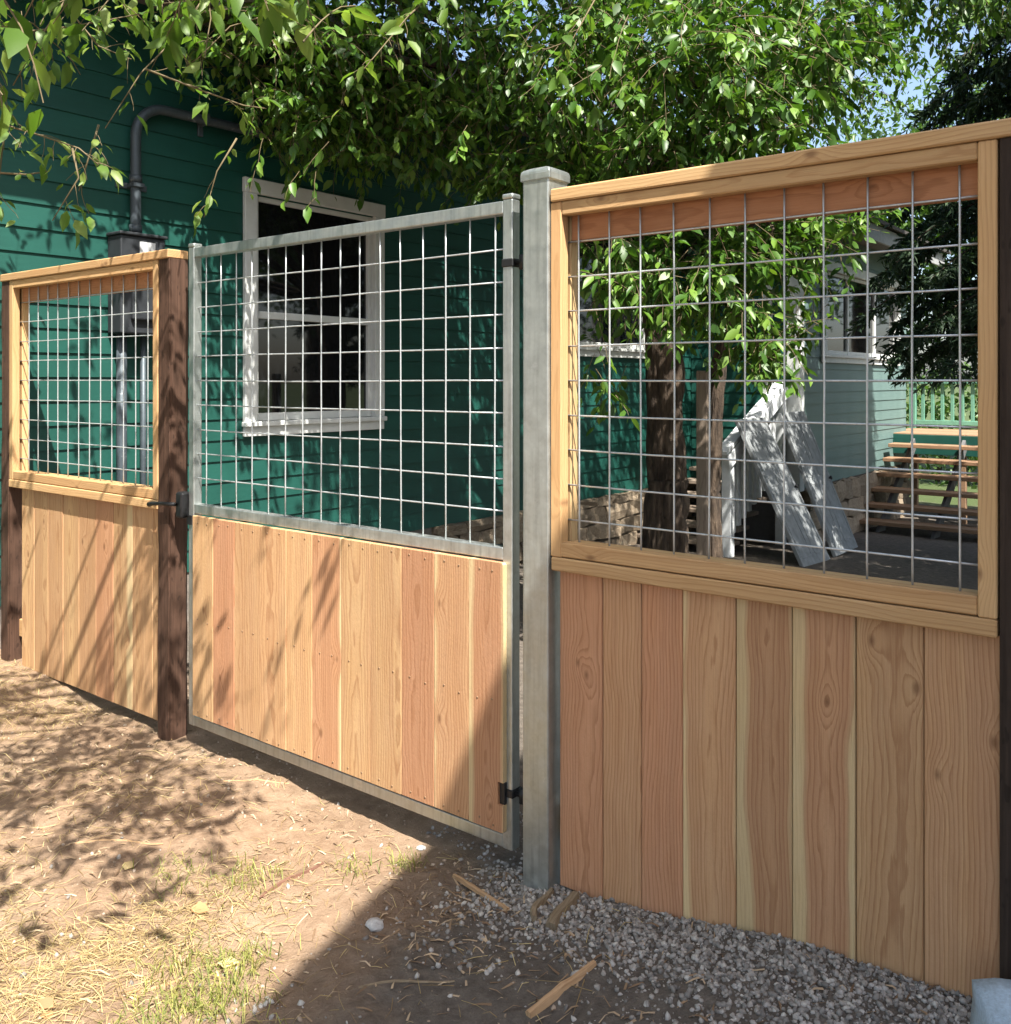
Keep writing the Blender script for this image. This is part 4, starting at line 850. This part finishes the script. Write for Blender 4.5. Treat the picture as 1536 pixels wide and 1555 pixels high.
blades('dry_grass', Sg, rng.uniform(0, 2 * pi, 15000), rng.uniform(.015, .095, 15000) * np.where(rng.random(15000) < .04, 1.8, 1), rng.uniform(.0005, .0013, 15000), np.abs(rng.normal(0, .009, 15000)), M['straw'], 'matted dry straw coloured grass on the trodden dirt', 'dry grass')
tuf = []
for (cx_, cy_, r_, nn) in ((-2.02, -.78, .07, 150), (-1.93, -.90, .09, 190), (-2.0, -1.0, .10, 160), (-2.35, -.52, .09, 110), (-2.15, -.86, .10, 90), (-2.55, -.62, .10, 70), (-2.05, -.15, .05, 60), (-2.15, -.25, .06, 40)):
    tuf.append(np.stack([rng.normal(cx_, r_ * .6, nn), rng.normal(cy_, r_ * .6, nn)], 1))
tuf = np.concatenate(tuf); nt = len(tuf)
blades('grass', tuf, rng.uniform(0, 2 * pi, nt), rng.uniform(.02, .055, nt), rng.uniform(.0008, .0015, nt), rng.uniform(.012, .055, nt), M['grass'], 'yellowing green grass tufts at the edge of the shade', 'grass')
# splinters and bark bits
Cg = scatter(2000, lambda: (rng.uniform(-4.2, -.5), rng.uniform(-1.5, .0)), lambda p: max(.22, exp(-((p[0] + 1.75) / .3) ** 2 - ((p[1] + .25) / .3) ** 2)))
blades('wood_chips', Cg, rng.uniform(0, 2 * pi, 2000), rng.uniform(.01, .05, 2000), rng.uniform(.001, .0035, 2000), np.abs(rng.normal(0, .006, 2000)), M['chips'], 'scattered splinters and bark bits on the dark soil', 'wood chips', .25)
# single sticks, stakes and stones
def stick(name, a, b, w_, h_, label, mat, taper=.5, cat='stick', bend=0., group=None):
    a = np.array((*a, float(gz(*a)) + h_ * .6)); b = np.array((*b, float(gz(*b)) + h_ * .6)); n = 9; t_ = np.linspace(0, 1, n)
    P = a + (b - a) * t_[:, None]; side = np.array((-(b - a)[1], (b - a)[0], 0)); side /= np.linalg.norm(side); P += side * (bend * np.sin(t_ * pi * 1.6))[:, None]; P[:, 2] = np.maximum(P[:, 2], gz(P[:, 0], P[:, 1]) + h_ * .35)
    d = (b - a) / np.linalg.norm(b - a); bm = bmesh.new(); prev = None; L0 = P.mean(0)
    R_ = Matrix(((d[0], d[1], 0), (-d[1], d[0], 0), (0, 0, 1)))
    for k in range(n):
        s_ = 1 - (1 - taper) * abs(t_[k] - .35) * 1.2; ring = []
        for (u_, v_) in ((-1, -.7), (-.6, .9), (.5, 1), (1, .2), (.7, -.9)):
            q = P[k] - L0 + side * (u_ * w_ * s_ * random.uniform(.85, 1.1)) + np.array((0, 0, v_ * h_ * s_ * random.uniform(.85, 1.1))); ring.append(bm.verts.new(R_ @ Vector(q)))
        if prev:
            for q in range(5): bm.faces.new([prev[q], prev[(q + 1) % 5], ring[(q + 1) % 5], ring[q]])
        else: bm.faces.new(ring[::-1])
        prev = ring
    bm.faces.new(prev); bmesh.ops.recalc_face_normals(bm, faces=bm.faces)
    o = link(name, bm_mesh(bm, name), mat, None, tuple(L0), (0, 0, math.atan2(d[1], d[0]))); woodp(o, tone=.6, knots=[(9., 9.), (9., 9.)]); return tag(o, label, cat, group)
g2 = lambda px, py: tuple(ground_at(px, py))
stick('wood_stake', g2(690, 1318), g2(772, 1388), .0085, .006, 'straight split wooden stake lying before the gate', M['stick_wood'], .9)
stick('wood_stake', (-1.285, -.53), (-1.25, -.30), .013, .009, 'pale split wood piece lying on the gravel', M['stick_wood'], .6)
stick('twig', g2(395, 1352), g2(487, 1294), .006, .005, 'reddish brown twig lying on the sunlit dirt', M['twig_wood'], .5, 'twig', .012)
stick('twig', g2(190, 1485), g2(335, 1455), .004, .003, 'thin pale twig lying on the dry grass', M['stick_wood'], .5, 'twig', -.015)
stick('root_wood', g2(812, 1408), g2(832, 1362), .012, .012, 'curved weathered root piece near the galvanised post', M['log_wood'], .6, 'wood', .012)
stick('root_wood', g2(838, 1425), g2(872, 1378), .020, .014, 'thick weathered root stub near the galvanised post', M['log_wood'], .7, 'wood', .006)
stick('twig', g2(545, 1503), g2(690, 1490), .0028, .003, 'thin grey twig lying on the dark soil', M['log_wood'], .5, 'twig', .012)
stick('twig', g2(100, 1275), g2(250, 1270), .0035, .003, 'pale bent straw stalk lying on the dry grass', M['stick_wood'], .5, 'twig', .015)
stick('twig', g2(340, 1183), g2(440, 1184), .003, .0025, 'pale stalk lying on bare dirt before the gate', M['stick_wood'], .5, 'twig', .006)
def rock(px, py, s_, label, mat, cat='stone', flat=.6):
    bm = bmesh.new(); bmesh.ops.create_icosphere(bm, subdivisions=2, radius=1.0)
    for q in bm.verts: q.co = Vector((q.co.x * s_ * 1.2, q.co.y * s_, q.co.z * s_ * flat)) * random.uniform(.86, 1.1)
    x, y = ground_at(px, py); return tag(link('stone', bm_mesh(bm, 'stone'), mat, None, (x, y, float(gz(x, y)) + s_ * flat * .45), (0, 0, random.random() * 6)), label, cat)
M['pale_rock'] = plain('pale_rock', (.42, .41, .39), .9, 0, .35, 60., .5)
rock(570, 1398, .024, 'pale grey stone lying in the shade on dark soil', M['pale_rock']); rock(640, 1270, .014, 'small tan stone under the gate corner', M['pale_rock'])
def fallen(px, py, s_, ang, label, rv):
    T = LT8.copy() * s_; T[:, 1] *= 1.5; T[:, 2] += rng.normal(0, .06 * s_, 8); x, y = ground_at(px, py); o = link('fallen_leaf', mesh_np('fallen_leaf', T, LF8, LN8), M['fallen'], None, (x, y, float(gz(x, y)) + .008), (0.1, 0, ang)); return tag(o, label, 'leaf')
fallen(290, 1368, .062, .4, 'large pale tan dead leaf on the sunlit dirt', 0); fallen(190, 1310, .05, 2.2, 'orange brown dead leaf curled on dry grass', 0); fallen(60, 1505, .05, .2, 'rust brown dead leaf among dry grass', 0); fallen(65, 1522, .04, .1, 'yellow fallen leaf beside the rust brown leaf', 0); fallen(330, 1455, .06, 1.0, 'cream dead leaf beside the grass tufts', 0)
